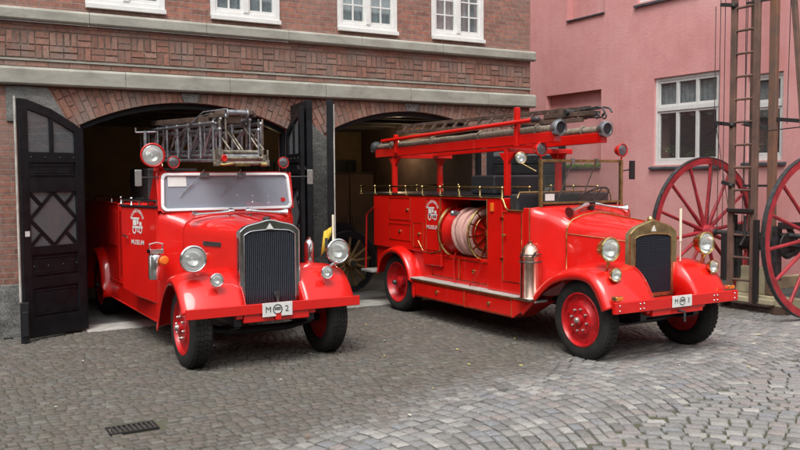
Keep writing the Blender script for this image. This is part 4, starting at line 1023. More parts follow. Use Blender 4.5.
def hook(b, dx):
    tube(b, [(-.44+dx, .72, 2.51), (-.44+dx, .16, 2.55), (-.44+dx, .08, 2.53), (-.44+dx, .05, 2.49)], .010); tube(b, [(-.44+dx, .50, 2.46), (-.44+dx, .20, 2.45), (-.44+dx, .14, 2.49)], .009); torus(b, (-.44+dx, .16, 2.46), .028, .009, 'x', 16, 6)
each('hook', [lambda b: hook(b, -.04), lambda b: hook(b, .06)], 'darksteel', lad)
bm = BM(); lathe(bm, [(.032, -.54), (.032, -.36)], 'x', (0, .58, 2.52), 12); obj('roller', bm, 'darksteel', lad)

# ------------------------------------------------------------------ FIRE ENGINE with plate M 2
T = thing('fire_engine', 'red ladder fire engine with chrome grille and plate M 2 under the left arch', 'fire engine', (3.10, 8.12, 0), 'vintage fire engines')
for s in (-1, 1):
    wheel(T, s*.76, 0, .40, .22, s, True)
    wheel(T, s*.76, 3.9, .40, .24, s, False)
bm = BM(); box(bm, -.42, -.34, -.40, 5.3, .42, .55); box(bm, .34, .42, -.40, 5.3, .42, .55); tube(bm, [(-.68, 0, .38), (-.3, 0, .31), (.3, 0, .31), (.68, 0, .38)], .04); tube(bm, [(-.68, 3.9, .40), (.68, 3.9, .40)], .05); ball(bm, (0, 3.9, .4), .16)
for s in (-1, 1):
    for k in range(4): box(bm, s*.38-.03, s*.38+.03, -.38+.05*k, .42-.05*k, .40-.014*k, .412-.014*k)
obj('chassis', bm, 'black', T, .004)
bm = BM(); loft(bm, [section(-.20, .295, 1.33, 1.41, .62), section(.1, .37, 1.345, 1.425, .62), section(.45, .47, 1.36, 1.445, .62), section(.74, .56, 1.37, 1.465, .62)])
obj('hood', bm, 'red', T)
bm = BM(); tube(bm, section(.745, .564, 1.374, 1.470, .70), .007, 6); tube(bm, [(0, -.2, 1.415), (0, .1, 1.43), (0, .45, 1.45), (0, .74, 1.47)], .006, 6); obj('hood_trim', bm, 'redmatt', T)
bm = BM(); loft(bm, [section(.75, .558, 1.368, 1.462, .45), section(.80, .60, 1.40, 1.475, .42), section(.86, .70, 1.45, 1.485, .36), section(.92, .77, 1.485, 1.505, .32), section(1.0, .79, 1.50, 1.51, .30)])
obj('cowl', bm, 'red', T)
bm = BM(); bar(bm, (-.372, .09, 1.18), (-.458, .39, 1.18), .012, .045); obj('name_plate', bm, 'darksteel', T, .002)
# radiator
bm = BM(); ya, yb = -.30, -.20
o2 = [(-.31, .62), (-.31, 1.32), (-.24, 1.375), (-.12, 1.405), (0, 1.43), (.12, 1.405), (.24, 1.375), (.31, 1.32), (.31, .62)]
i2 = [(-.268, .62), (-.268, 1.29), (-.20, 1.325), (-.10, 1.335), (0, 1.34), (.10, 1.335), (.20, 1.325), (.268, 1.29), (.268, .62)]
bm.free(); shell('radiator_shell', o2, i2, ya, yb, simple('dark_chrome', (.28, .29, .31), .14, 1., var=.2, vscale=9), 'chrome', T)
bm = BM(); box(bm, -.268, .268, -.26, -.201, .60, 1.335); obj('radiator_core', bm, 'black', T, smooth=False)
bm = BM(); ns = 27
for k in range(ns):
    x = -.262+k*(.524/(ns-1)); top = 1.30 if abs(x) > .2 else 1.32; box(bm, x-.0055, x+.0055, -.292, -.262, .61, top)
obj('grille', bm, simple('grille_bars', (.15, .18, .23), .28, .85), T, .002)
bm = BM(); prism(bm, [(-.036, 1.345), (.036, 1.345), (0, 1.40)], -.312, -.302); obj('badge', bm, 'white', T)
bm = BM(); lathe(bm, [(.04, 1.42), (.04, 1.45), (.028, 1.46), (0, 1.465)], 'z', (0, -.22, 0), 16); obj('filler_cap', bm, 'darksteel', T)
bm = BM(); tube(bm, [(.06, -.30, .69), (.06, -.33, .69)], .035, 14); tube(bm, [(.06, -.33, .69), (.06, -.34, .62)], .014); obj('crank_boss', bm, 'darksteel', T)
FP2 = [(.68, .34), (.62, .46), (.52, .63), (.37, .80), (.19, .92), (0, .955), (-.16, .91), (-.29, .81), (-.38, .70), (-.43, .62)]
for s in (-1, 1):
    fender(T, s, FP2, .31, .905, apron=.56, drop=.09)
    lamp(T, (s*.76, -.25, 1.085), .122, 'chrome', stem=(s*.70, -.20, .93))
    lamp(T, (s*.575, -.38, .885), .062, 'chrome', name='side_light', stem=(s*.56, -.34, .78))
bm = BM(); box(bm, -.90, .90, -.480, -.445, .54, .637); box(bm, -.34, .34, -.46, -.2, .46, .60)
for s in (-1, 1): box(bm, s*.38-.035, s*.38+.035, -.45, -.2, .50, .62)
box(bm, -.03, .03, -.50, -.46, .47, .54)
obj('bumper', bm, 'red', T, .006)
plate(T, -.01, -.492, .575, .31, .135, '2')
bm = BM(); tube(bm, [(.74, -.20, .93), (.74, -.20, 1.46)], .012); obj('marker_rod', bm, 'ivory', T)
bm = BM(); rows = []
for k in range(9):
    t = k/8; rows.append([(.73-.07*t+.006*math.sin(k*1.7), -.19+.06*t, 1.34-.06*t), (.73-.09*t+.010*math.sin(k*1.4), -.18+.06*t, 1.30-.26*t-.02)])
loft(bm, rows, False); pn = obj('pennant', bm, 'yellow', T, solid=.003)
bm = BM(); box(bm, .655, .685, -.184, -.176, 1.10, 1.22); obj('marking', bm, 'black_ink', pn)
# body
bm = BM()
box(bm, -.79, .79, 1.0, 5.4, .30, .56)
box(bm, .75, .79, 1.0, 2.75, .56, 1.54)
box(bm, -.79, .79, 2.75, 5.4, .56, 1.54)
box(bm, -.79, -.75, 1.85, 2.15, .56, 1.54)
box(bm, -.77, .77, 1.0, 1.04, .56, 1.50)
box(bm, -.79, .79, 2.15, 2.19, .56, 1.54)
box(bm, -.60, .60, 2.19, 2.75, .56, 1.50)
obj('body', bm, 'red', T, .012, seg=3)
bm = BM(); box(bm, -.74, .74, 1.04, 2.14, .561, .60); box(bm, -.6, .6, 1.75, 2.1, .6, 1.05); box(bm, -.6, .6, 2.0, 2.12, 1.05, 1.62); obj('seat', bm, 'leather', T, .03)
bm = BM(); tube(bm, [(-.795, .98, .31), (-.795, 5.38, .31)], .008); tube(bm, [(-.795, .98, .55), (-.795, 5.38, .55)], .006); tube(bm, [(-.795, 2.75, .6), (-.795, 2.75, 1.54), (-.795, 5.38, 1.54)], .007)
obj('side_trim', bm, 'redmatt', T)
# door ajar, hinged at the front
hx, hy = -.785, .95; al = R(14); dx_, dy_ = -math.sin(al), math.cos(al)
dv = lambda u, y, v: (hx+dx_*u-dy_*y, hy+dy_*u+dx_*y, v)
bm = BM(); prism(bm, [(0, .50), (.45, .54), (.82, .60), (.82, 1.535), (0, 1.535)], -.03, .0, dv); dr = obj('door', bm, 'red', T, .014, seg=3, label='slightly open cab door with white emblem')
emblem(dr, lambda u, v: (hx+dx_*(.43-u)-dy_*.0035, hy+dy_*(.43-u)+dx_*.0035, 1.345+v), 1.0)
bm = BM(); bar(bm, dv(-.02, -.015, 1.545), dv(.84, -.015, 1.545), .06, .02); obj('door_cap', bm, 'black', dr)
bm = BM(); tube(bm, [dv(.70, .02, 1.22), dv(.70, .04, 1.22), dv(.60, .04, 1.20)], .010); obj('handle', bm, 'chrome', dr)
bm = BM(); tube(bm, [dv(.0, -.015, 1.61), dv(.80, -.015, 1.61)], .013)
for u in (.0, .4, .8): tube(bm, [dv(u, -.015, 1.55), dv(u, -.015, 1.61)], .010)
obj('hand_rail', bm, 'chrome', dr)
rail(T, [[(-.76, 2.2), (-.76, 4.4)], [(.76, 1.1), (.76, 4.4)]], 1.61, 1.54, .6, 'chrome', .012)
bm = BM(); box(bm, -.825, -.795, 2.0, 2.06, 1.28, 1.42); obj('side_lamp', bm, 'amber', T, .008)
bm = BM(); box(bm, -.796, -.79, 2.3, 2.70, .62, 1.46); box(bm, -.80, -.795, 2.9, 3.5, 1.0, 1.46); obj('locker_door', bm, 'redmatt', T, .01)
a = [(3.32, .30), (3.36, .52), (3.48, .76), (3.68, .90), (3.9, .93), (4.12, .90), (4.32, .76), (4.44, .52), (4.48, .30)]
for s in (-1, 1): fender(T, s, a, .6, .90, name='rear_fender', drop=.05, lip=.04)
# lantern / extinguisher behind the fender
bm = BM(); lathe(bm, [(0, .80), (.07, .80), (.075, .82), (.075, 1.04), (.065, 1.06), (.05, 1.07)], 'z', (-.86, .74, 0), 22); box(bm, -.93, -.79, .67, .81, 1.07, 1.115)
tube(bm, [(-.92, .70, 1.115), (-.93, .70, 1.17), (-.86, .70, 1.185), (-.79, .70, 1.17), (-.80, .70, 1.115)], .009)
obj('lantern', bm, 'chrome', T, .006)
bm = BM(); lathe(bm, [(.045, -.03), (.05, 0), (.035, .02), (0, .025)], 'y', (-.80, .62, 1.0), 16, True, Matrix.Scale(-1, 4, (0, 1, 0))); obj('tail_lamp', bm, 'amber', T)
bm = BM(); lathe(bm, [(0, .85), (.045, .85), (.05, .87), (.05, 1.10), (.04, 1.12), (.02, 1.14), (.02, 1.165), (0, 1.17)], 'z', (.60, .10, .05), 20); obj('air_filter', bm, 'chrome', T)
# windscreen
yw = .90
def fs(w_, z0, z1, rr_):
    out = []
    for cx0, cz0, a0 in ((-w_+rr_, z0+rr_, 270), (-w_+.015+rr_, z1-rr_, 180), (w_-.015-rr_, z1-rr_, 90), (w_-rr_, z0+rr_, 0)):
        for k in range(6): a = R(a0-18*k); out.append((cx0+rr_*math.cos(a), cz0+rr_*math.sin(a)))
    return out
def ringframe(bm, o, i, y0, y1, tilt=0.):
    n = len(o)
    cv = lambda u, y, v: (u, y + (v-1.5)*tilt, v)
    for k in range(n): prism(bm, [o[k], o[(k+1) % n], i[(k+1) % n], i[k]], y0, y1, cv)
TL = .16
oo, mm, ii = fs(.770, 1.475, 1.918, .07), fs(.748, 1.496, 1.906, .06), fs(.715, 1.526, 1.876, .045)
bm = BM(); ringframe(bm, oo, mm, yw-.01, yw+.09, TL)
for s in (-1, 1): prism(bm, [(yw+.0, 1.50), (yw+.45, 1.54), (yw+.16, 1.91), (yw+.08, 1.91)], s*.765-.012, s*.765+.012, lambda u, y, v: (y, u, v))
wf = obj('windscreen_surround', bm, 'red', T, .008)
bm = BM(); ringframe(bm, mm, ii, yw-.03, yw+.02, TL); obj('windscreen_frame', bm, simple('bright_chrome', (.85, .86, .87), .35, .25), wf, .008)
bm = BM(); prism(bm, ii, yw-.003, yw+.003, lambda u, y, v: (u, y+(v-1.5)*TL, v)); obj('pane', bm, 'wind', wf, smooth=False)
bm = BM(); prism(bm, [(-.66, 1.76), (-.46, 1.76), (-.46, 1.87), (-.66, 1.87)], yw-.009, yw-.005, lambda u, y, v: (u, y+(v-1.5)*TL, v)); obj('paper_notice', bm, 'white', wf, smooth=False)
bm = BM(); prism(bm, [(.62, 1.58), (.67, 1.58), (.67, 1.62), (.62, 1.62)], yw-.009, yw-.005, lambda u, y, v: (u, y+(v-1.5)*TL, v)); obj('sticker', bm, 'redmatt', wf, smooth=False)
for x, dx in ((-.26, -.22), (.16, -.20)):
    bm = BM(); f = lambda u, v, y=-.02: (u, yw+y+(v-1.5)*TL, v); tube(bm, [f(x, 1.94, -.03), f(x+dx*.4, 1.84, -.035), f(x+dx, 1.72, -.02)], .004); box(bm, x-.05, x+.05, yw-.03+.055, yw+.055, 1.86, 1.91); tube(bm, [f(x+dx*.6, 1.79, -.016), f(x+dx*1.3, 1.65, -.016)], .004); obj('wiper', bm, 'steel', T)
bm = BM(); torus(bm, (0, 0, 0), .20, .013, 'z', 32, 8); tube(bm, [(0, 0, -.3), (0, 0, 0)], .015)
for k in range(3): a_ = k*2*PI/3; tube(bm, [(0, 0, -.02), (.2*math.cos(a_), .2*math.sin(a_), 0)], .008)
bmesh.ops.transform(bm, matrix=Matrix.Translation((.36, 1.28, 1.48)) @ Matrix.Rotation(R(-40), 4, 'X'), verts=bm.verts); obj('steering_wheel', bm, 'black', T)
horn(T, (-.07, .55, 1.492), (-.53, .55, 1.462)); horn(T, (.07, .55, 1.492), (.53, .55, 1.462))
for s in (-1, 1):
    bm = BM(); lathe(bm, [(.0, 0), (.035, .004), (.040, .03), (.035, .055), (0, .06)], 'x', (s*.10-.03, .55, 1.492), 16); box(bm, s*.115-.012, s*.115+.012, .53, .57, 1.42, 1.48); obj('horn_motor', bm, 'chrome', T)
# spot lamp, warning lamps, mirrors
lamp(T, (-.82, .92, 2.095), .120, 'redmatt', 'spot_lamp', .8, 'reflector', ry=R(-8))
bm = BM(); tube(bm, [(-.70, 1.05, 1.90), (-.72, 1.0, 2.08)], .02); tube(bm, [(-.62, 1.2, 1.86), (-.72, .98, 1.97), (-.80, .97, 1.99)], .022); tube(bm, [(-.74, 1.1, 1.95), (-.60, 1.35, 1.9), (-.60, 1.4, 1.5)], .03); box(bm, -.78, -.66, .98, 1.08, 1.86, 1.93); obj('lamp_bracket', bm, 'redmatt', T)
bm = BM(); tube(bm, [(-.80, 1.3, 2.1), (-.80, 1.3, 2.37)], .018); tube(bm, [(-.90, 1.3, 2.35), (-.68, 1.3, 2.36)], .010); tube(bm, [(-.90, 1.3, 2.35), (-.90, 1.3, 2.40)], .008); obj('siren_post', bm, 'steel', T)
for x in (-.60, .66): lamp(T, (x, .92, 2.02), .062, 'redmatt', 'warning_lamp', 1.3, 'darklens', stem=(x, .95, 1.95))
for s in (-1, 1):
    bm = BM(); tube(bm, [(s*.76, .95, 1.86), (s*.98, .90, 1.86)], .007); m_ = obj('mirror', bm, 'darksteel', T)
    bm = BM(); box(bm, s*.98-.035, s*.98+.035, .885, .90, 1.77, 1.94); obj('mirror_glass', bm, 'lens', m_, .006)
# turntable ladder
lt = BM()
def truss(bm, x, y0, y1, z0, z1, n, r=.013, rc=.018, zf=0.):
    tube(bm, [(x, y0, z0), (x, y1, z0+zf)], rc, 8); tube(bm, [(x, y0, z1), (x, y1, z1+zf)], rc, 8)
    for k in range(n):
        ya_, yb_ = y0+(y1-y0)*k/n, y0+(y1-y0)*(k+1)/n; za, zb = zf*k/n, zf*(k+1)/n
        tube(bm, [(x, ya_, z0+za), (x, ya_, z1+za)], r, 6); tube(bm, [(x, ya_, z1+za), (x, yb_, z0+zb)], r, 6)
        ball(bm, (x, ya_, z1+za), r*1.9, 8)
    tube(bm, [(x, y1, z0+zf), (x, y1, z1+zf)], r, 6)
for i, (hw, z0, z1, ys, ye) in enumerate(((.31, 2.03, 2.42, .42, 3.5), (.25, 2.08, 2.35, .36, 3.4), (.19, 2.13, 2.46, .48, 3.3))):
    for s in (-1, 1): truss(lt, s*hw-.03, ys, ye, z0, z1, 7-i, zf=.06)
    for k in range(14):
        y = ys+(ye-ys)*k/13; tube(lt, [(-hw-.03, y, z0+.06*k/13), (hw-.03, y, z0+.06*k/13)], .014, 6)
lo = thing('turntable_ladder', 'grey steel lattice ladder folded over the cab of the left fire engine', 'ladder', (3.065, 8.12, 0)); lo.scale.x = .84
obj('truss', lt, 'steel', lo)
bm = BM()
for k, z in enumerate((2.0, 2.055, 2.12)):
    tube(bm, [(-.34+.03*k, .30+.04*k, z), (.30-.02*k, .30+.04*k, z)], .021, 12)
    for x in (-.34+.03*k, .30-.02*k): box(bm, x-.022, x+.022, .27+.04*k, .38+.04*k, z-.026, z+.034)
for x in (-.36, -.26, .26, .33): tube(bm, [(x, .34, 1.99), (x, .34, 2.14)], .013)
for x, x2 in ((-.16, -.02), (-.12, .02), (.10, .24), (-.30, -.14), (.14, .30)): tube(bm, [(x, .62, 2.44), (x2, .38, 2.14)], .012)
for x in (-.25, -.17, .26, .31): tube(bm, [(x, .44, 2.12), (x, .44, 2.47)], .014)
obj('end_frame', bm, simple('worn_steel', (.24, .21, .17), .42, .6, var=.5, vscale=18), lo, .003)
bm = BM(); bar(bm, (-.34, .55, 2.50), (.26, .55, 2.52), .10, .05); bar(bm, (-.20, .70, 2.54), (.20, .45, 2.54), .08, .05); box(bm, -.16, .02, .42, .62, 2.42, 2.53); bar(bm, (-.30, .6, 2.47), (-.30, 3.0, 2.56), .05, .06); bar(bm, (.22, .6, 2.50), (.22, 3.0, 2.56), .05, .06); obj('top_section', bm, 'wood', lo, .006)
bm = BM(); lathe(bm, [(.03, -.17), (.03, .09)], 'x', (0, .40, 2.53), 14); 
for x in (-.17, .09): torus(bm, (x, .40, 2.52), .04, .012, 'x', 18, 6)
tube(bm, [(-.45, 1.6, 2.30), (-.38, 1.2, 2.42), (-.30, .85, 2.56), (-.10, .6, 2.58)], .008); tube(bm, [(-.42, 1.5, 2.30), (-.30, 1.0, 2.52), (-.2, .8, 2.55)], .006)
obj('winch_drum', bm, 'steel', lo)
bm = BM(); torus(bm, (-.27, .255, 2.05), .028, .011, 'y', 20, 8); tube(bm, [(-.27, .25, 2.05), (-.27, .30, 2.05)], .018); obj('pulley', bm, 'redmatt', lo)
bm = BM(); box(bm, -.42, .36, 2.9, 3.9, 1.54, 1.98); lathe(bm, [(.5, 1.50), (.5, 1.60)], 'z', (0, 3.4, 0), 30); obj('turntable', bm, 'darksteel', lo, .02)
bm = BM(); tube(bm, [(-.36, .33, 2.0), (-.28, .25, 1.985), (-.16, .25, 2.0)], .012); box(bm, -.13, .05, .24, .30, 1.97, 1.995); tube(bm, [(.20, .27, 1.99), (.28, .27, 1.99)], .02); obj('catch', bm, 'brass', lo)

# ================================================================== WHEELED LADDER CART
CX, CW = 9.80, 1.05
def cartwheel(x, y, r, label, m, spokes=12, rim_d=.085, face=.05, hubm='cartred'):
    t = thing('cart_wheel', label, 'wheel', (x, y, r), 'large spoked wheels of the ladder cart' if m == 'cartred' else None) if False else None
    return t
cart = thing('ladder_cart', 'wheeled wooden escape ladder cart with two large red spoked wheels by the pink house', 'ladder cart', (CX, 7.35, 0))
def spoked(par, x, y, r, m, spokes=14, tyre='darksteel', hubr=.10, fw=.055, zc=None, label=None, rim=None):
    zc = r if zc is None else zc
    bm = BM(); prof = [(r-.10, -fw/2), (r-.012, -fw/2), (r-.012, fw/2), (r-.10, fw/2), (r-.10, -fw/2)]
    lathe(bm, prof, 'y', (x, y, zc), 64, False)
    if rim: rim_bm = bm; bm = BM()
    for k in range(spokes):
        a = 2*PI*k/spokes+.12; p0 = Vector((x+hubr*.7*math.cos(a), y-.01, zc+hubr*.7*math.sin(a))); p1 = Vector((x+(r-.08)*math.cos(a), y, zc+(r-.08)*math.sin(a)))
        tube(bm, [p0, p0.lerp(p1, .15), p0.lerp(p1, .6), p1], .02, 8, True, [.030, .030, .021, .024])
    lathe(bm, [(.05, -.17), (.075, -.15), (.085, -.06), (hubr, -.05), (hubr, .05), (.085, .06), (.07, .14)], 'y', (x, y, zc), 24)
    wo_ = obj('wheel', bm, m, par, label=label)
    if rim: obj('rim', rim_bm, rim, wo_)
    bm = BM(); lathe(bm, [(r-.012, -fw/2-.004), (r, -fw/2-.002), (r, fw/2+.002), (r-.012, fw/2+.004)], 'y', (x, y, zc), 64, False); obj('tyre', bm, tyre, wo_, solid=.004)
    bm = BM(); lathe(bm, [(.04, -.20), (.045, -.165), (.06, -.16), (.06, -.15)], 'y', (x, y, zc), 16); obj('hub_cap', bm, 'darksteel', wo_)
    return wo_
spoked(cart, -.04, .76, CW, 'cartred', tyre='darksteel', label='far spoked wheel'); spoked(cart, .17, -.79, CW, 'cartred', label='near spoked wheel')
bm = BM(); tube(bm, [(-.03, .7, CW), (.16, -.75, CW)], .032, 12)
for y in (.30, -.30): box(bm, .03, .13, y-.04, y+.04, .45, CW+.12)
obj('axle', bm, 'darksteel', cart)
each('ladder_rail', [lambda b, y=y: bar(b, (-.05, y+.13, .12), (-.02, y+.13, 7.6), .05, .085, up=(0, 1, 0)) for y in (.19, -.17)] + [lambda b: bar(b, (.20, .20, .35), (.12, .14, 8.2), .05, .05, up=(0, 1, 0))], 'mastwood', cart, bevel=.006)
each('rung', [lambda b, z=.42+.305*k: tube(b, [(-.04, -.04, z), (-.04, .32, z)], .017, 8) for k in range(24)], 'mastwood', cart)
bm = BM(); box(bm, .06, .13, -.255, -.145, .25, 8.0); obj('mast', bm, simple('rusty_mast', (.20, .095, .055), .6, col2=(.11, .075, .06), vscale=3, bump=.2), cart, .01)
bm = BM(); bar(bm, (.12, -.75, 1.1), (.10, -.42, 4.6), .06, .06); bar(bm, (.10, -.42, 4.6), (.10, -.30, 7.0), .055, .055); obj('stay', bm, 'mastwood', cart, .006)
bm = BM()
for z, w1, w2 in ((2.52, .50, -.90), (4.12, .42, -.3), (1.70, .36, -.1)):
    bar(bm, (-.07, w1+.1, z+.05), (-.05, .27, z), .035, .05); ball(bm, (-.06, .32, z), .04, 10)
    if w2 < -.5: bar(bm, (-.06, .13, z+.02), (.06, -.15, z-.06), .03, .05); bar(bm, (.10, -.25, z+.05), (.14, w2, z-.03), .03, .05); tube(bm, [(-.05, .18, z), (.0, -.2, z-.10), (.14, w2, z-.05)], .008)
    else: bar(bm, (-.06, .12, z), (.0, -.2, z), .03, .03)
tube(bm, [(-.02, .75, 2.40), (-.1, .45, 2.57)], .006)
obj('bracket', bm, 'iron', cart, .004)
bm = BM()
for (ya_, za), (yb_, zb), xx in (((.50, 4.16), (.50, 2.57), -.07), ((.42, 6), (.44, 1.1), -.06), ((.36, 6), (.36, 1.1), -.05), ((.08, 6.5), (.05, .9), .0), ((.02, 6.5), (.10, .9), .02), ((-.55, 6), (-.50, 2.5), .1), ((.48, 2.55), (.20, 1.1), -.06), ((.46, 2.55), (.62, 1.0), -.06)): ya_ += .1; yb_ += .1; tube(bm, [(xx, ya_, za), (xx, yb_, zb)], .0055, 6)
obj('cable', bm, 'darksteel', cart)
# cranks, gears and irons about the axle
bm = BM()
for y in (.42, -.45):
    lathe(bm, [(.16, y-.015), (.16, y+.015)], 'y', (.10, 0, .92), 24); torus(bm, (.10, y, .92), .16, .018, 'y', 28, 6)
tube(bm, [(.10, .55, .92), (.10, -.62, .92)], .022); lathe(bm, [(.09, -.25), (.09, .25)], 'y', (.10, 0, .92), 20)
box(bm, -.12, -.07, -.06, .34, 1.34, 1.39); box(bm, -.10, -.02, .36, .44, .40, 1.05); box(bm, -.10, -.05, -.14, -.07, .15, 1.25)
bar(bm, (-.05, .24, 1.30), (.35, .55, .40), .05); bar(bm, (.2, -.35, 1.2), (.6, -.5, .5), .06); bar(bm, (.0, -.4, 1.18), (.75, -.42, 1.16), .07, .09); bar(bm, (.0, -.5, .78), (.7, -.52, .95), .05, .05)
tube(bm, [(.62, -.42, 1.2), (.62, -.42, 1.55)], .02); ball(bm, (.62, -.42, 1.56), .04); tube(bm, [(-.10, .05, 1.30), (-.10, .05, 1.02), (-.16, .08, .9)], .02)
for k in range(9): a_ = k*.7; lathe(bm, [(.045, -.02), (.045, .02)], 'y', (.45+.035*k, -.50+.01*k, .35+.055*k), 10)
obj('winch', bm, 'iron', cart, .006)
bm = BM(); box(bm, .10, .22, -.16, .34, .24, .60); box(bm, .02, .16, -.45, .70, .11, .235); box(bm, .23, 1.1, .20, .32, .24, .36); box(bm, .30, .44, -.75, .95, .06, .20); box(bm, .23, 1.1, -.16, -.04, .30, .46); box(bm, -.06, .015, -.34, .45, .13, .20)
obj('timber_frame', bm, 'cream', cart, .01)
bm = BM()
for y in (-.35, .60): box(bm, .0, .24, y-.08, y+.08, .0, .105)
obj('chock', bm, 'wood', cart, .006)

# ================================================================== INSIDE THE GARAGE
for i, (x, y, z, e) in enumerate(((5.15, 13.5, 2.12, 3), (7.75, 13.3, 2.50, 8))):
    gl_ = thing('pendant_lamp', ['small lit bulb seen above the cab of the left fire engine', 'lit lamp hanging from the garage ceiling behind the right fire engine'][i], 'lamp', (x, y, z))
    bm = BM(); ball(bm, (0, 0, 0), .035, 12); mb, nb_, bb_ = newmat('lit_bulb'); bb_.inputs['Emission Color'].default_value = (1, .62, .25, 1); bb_.inputs['Emission Strength'].default_value = 9; obj('bulb', bm, mb, gl_)
    bm = BM(); lathe(bm, [(.035, .03), (.03, .09), (.012, .10), (.012, .12)], 'z', (0, 0, 0), 14); tube(bm, [(0, 0, .1), (0, 0, 2.95-z)], .006, 6); obj('lamp_holder', bm, 'black', gl_)
    pl = bpy.data.lights.new('pendant_light', 'POINT'); pl.energy = e; pl.color = (1, .72, .42); pl.shadow_soft_size = .04; po = bpy.data.objects.new('pendant_light', pl); COL.objects.link(po); po.location = (x, y, z-.06)
cb = thing('storage_cabinet', 'dark tall cabinet against the back wall of the right garage bay', 'cabinet', (7.55, 15.05, 0))
bm = BM(); box(bm, -.55, .55, -.22, .25, .009, 1.95); obj('carcass', bm, 'darkwood', cb, .01)
for q in (-1, 1):
    bm = BM(); a_, b_ = sorted((q*.01, q*.53)); box(bm, a_, b_, -.245, -.2205, .08, 1.9); d_ = obj('door', bm, 'brownwall', cb, .008)
    bm = BM(); tube(bm, [(q*.06, -.27, .95), (q*.06, -.27, 1.1)], .01); obj('handle', bm, 'brassold', d_)
ws = thing('wall_shelf', 'long wooden wall shelf high in the right garage bay', 'shelf', (6.1, 15.25, 1.75))
bm = BM(); box(bm, -.7, .7, -.16, .09, 0, .03); obj('board', bm, 'wood', ws)
each('bracket', [lambda b, x=x: prism(b, [(.09, -.001), (-.12, -.001), (.09, -.2)], x-.015, x+.015, lambda u, y, v: (y, u, v)) for x in (-.5, .5)], 'iron', ws)
for k, x in enumerate((-.5, -.17, .17, .5)):
    fh = thing('fire_helmet', ['leftmost', 'second', 'third', 'rightmost'][k]+' brass fire helmet on the garage wall shelf', 'helmet', (6.1+x, 15.21, 1.782), 'brass helmets on the shelf')
    bm = BM(); lathe(bm, [(.16, 0), (.15, .015), (.115, .03), (.11, .08), (.085, .13), (.04, .16), (0, .165)], 'z', (0, 0, 0), 20); obj('shell', bm, 'brassold', fh)
    bm = BM(); prism(bm, [(-.12, .06), (-.09, .14), (0, .19), (.09, .15), (.12, .06), (.10, .05), (0, .15), (-.09, .06)], -.008, .008, lambda u, y, v: (y, u, v)); obj('comb', bm, 'brass', fh)
hc = thing('hose_cart', 'old hose cart with ochre wooden spoked wheels in the dark behind the right fire engine', 'hose cart', (6.05, 11.95, 0))
spoked(hc, 0, 0, .50, simple('ochre_wood', (.17, .10, .035), .6, var=.3), 14, 'darksteel', .08, .05, rim='black'); spoked(hc, 0, .95, .50, bpy.data.materials['ochre_wood'], 14, 'darksteel', .08, .05, rim='black')
bm = BM(); tube(bm, [(0, 0, .50), (0, .95, .50)], .03); lathe(bm, [(.28, .2), (.28, .75)], 'y', (0, 0, .85), 24); obj('drum', bm, 'black', hc)
bm = BM(); tube(bm, [(-.1, .1, .6), (-.35, -.1, .5), (-.45, -.15, .3)], .03); lathe(bm, [(.05, 0), (.06, .05), (.03, .12)], 'z', (-.42, -.1, .25), 12); obj('standpipe', bm, 'steel', hc)
hp = thing('hand_pump', 'antique fire pump with brass lamps standing in the dark behind the left arch', 'pump', (2.35, 13.4, 0))
spoked(hp, -.4, 0, .55, 'cartred', 12, 'darksteel', .08, .05); spoked(hp, -.4, 1.2, .55, 'cartred', 12, 'darksteel', .08, .05)
bm = BM(); box(bm, -.7, .5, .1, 1.1, .6, 1.3); box(bm, -.6, -.3, .3, .9, 1.3, 1.9); obj('tank', bm, 'redmatt', hp, .03)
bm = BM()
for x in (-.55, -.12): lathe(bm, [(.05, 1.50), (.06, 1.52), (.06, 1.64), (.02, 1.70)], 'z', (x, .05, 0), 14); torus(bm, (x, .0, 1.58), .05, .012, 'y', 18, 6)
tube(bm, [(-.6, .0, 1.3), (-.45, .0, 1.45), (-.2, .0, 1.3)], .015); obj('brass_lamp', bm, 'brass', hp)
tk = thing('air_tank', 'black upright air tank in the dark at the back behind the left fire engine', 'tank', (2.0, 14.6, 0))
bm = BM(); lathe(bm, [(0, .05), (.35, .05), (.38, .1), (.38, 1.8), (.3, 2.1), (.1, 2.2), (.08, 2.4), (0, 2.4)], 'z', (0, 0, 0), 24); obj('vessel', bm, 'black', tk)
bm = BM(); torus(bm, (0, 0, 1.6), .385, .02, 'z', 28, 6); torus(bm, (0, 0, .5), .385, .02, 'z', 28, 6); obj('band', bm, 'brassold', tk)

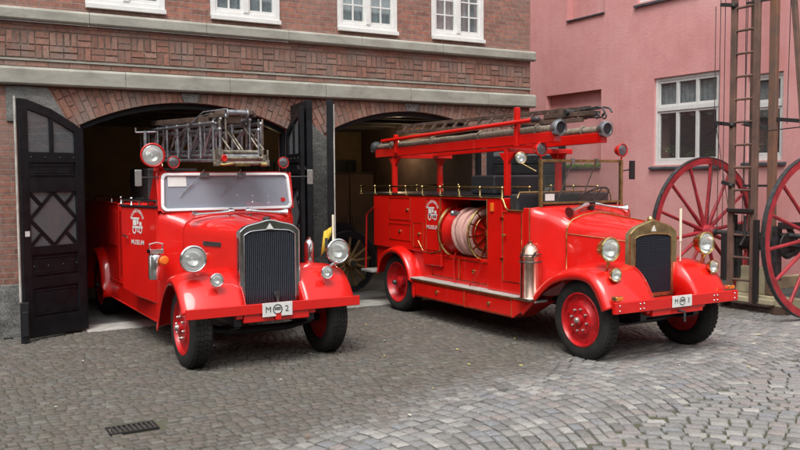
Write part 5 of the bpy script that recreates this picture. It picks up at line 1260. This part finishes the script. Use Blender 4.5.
# ------------------------------------------------------------------ separate pieces of a kind become parts of their own
SPLIT = {'arch_brickwork', 'casement', 'glazing_bars', 'ceiling_beam', 'grab_rail', 'coupling', 'bore', 'strut', 'catch', 'bracket', 'cable', 'timber_frame', 'chock', 'brass_lamp', 'band', 'locker_door', 'side_trim', 'hand_rail', 'winch', 'winch_drum', 'brass_trim', 'drum', 'horn_motor', 'hand_hole', 'bumper_rivet'}
def split_pieces(o):
    me = o.data; n = len(me.vertices); p = list(range(n))
    def f(x, p=p):
        while p[x] != x: p[x] = p[p[x]]; x = p[x]
        return x
    for e in me.edges:
        a, b = f(e.vertices[0]), f(e.vertices[1])
        if a != b: p[a] = b
    bb = {}
    for v in me.vertices:
        r = f(v.index); c = v.co
        if r in bb:
            m = bb[r]
            for i in range(3): m[0][i] = min(m[0][i], c[i]); m[1][i] = max(m[1][i], c[i])
        else: bb[r] = [list(c), list(c)]
    ks = list(bb); q = {k: k for k in ks}
    def g(x):
        while q[x] != x: x = q[x]
        return x
    if len(ks) > 900: return
    for i, a in enumerate(ks):
        A_ = bb[a]
        for b in ks[:i]:
            B_ = bb[b]
            if all(A_[0][k]-.03 <= B_[1][k] and B_[0][k]-.03 <= A_[1][k] for k in range(3)):
                x, y = g(a), g(b)
                if x != y: q[x] = y
    roots = sorted({g(k) for k in ks})
    if len(roots) < 2: return
    lab = [g(f(i)) for i in range(n)]
    for r in roots[1:]:
        bm = bmesh.new(); bm.from_mesh(me); bm.verts.ensure_lookup_table()
        bmesh.ops.delete(bm, geom=[v for v in bm.verts if lab[v.index] != r], context='VERTS')
        m2 = bpy.data.meshes.new(me.name); bm.to_mesh(m2); bm.free(); m2.materials.append(me.materials[0])
        c = o.copy(); c.data = m2; COL.objects.link(c)
    bm = bmesh.new(); bm.from_mesh(me); bmesh.ops.delete(bm, geom=[v for v in bm.verts if lab[v.index] != roots[0]], context='VERTS'); bm.to_mesh(me); bm.free()
for o in list(COL.objects):
    if o.type == 'MESH' and o.parent and o.name.split('.')[0] in SPLIT: split_pieces(o)
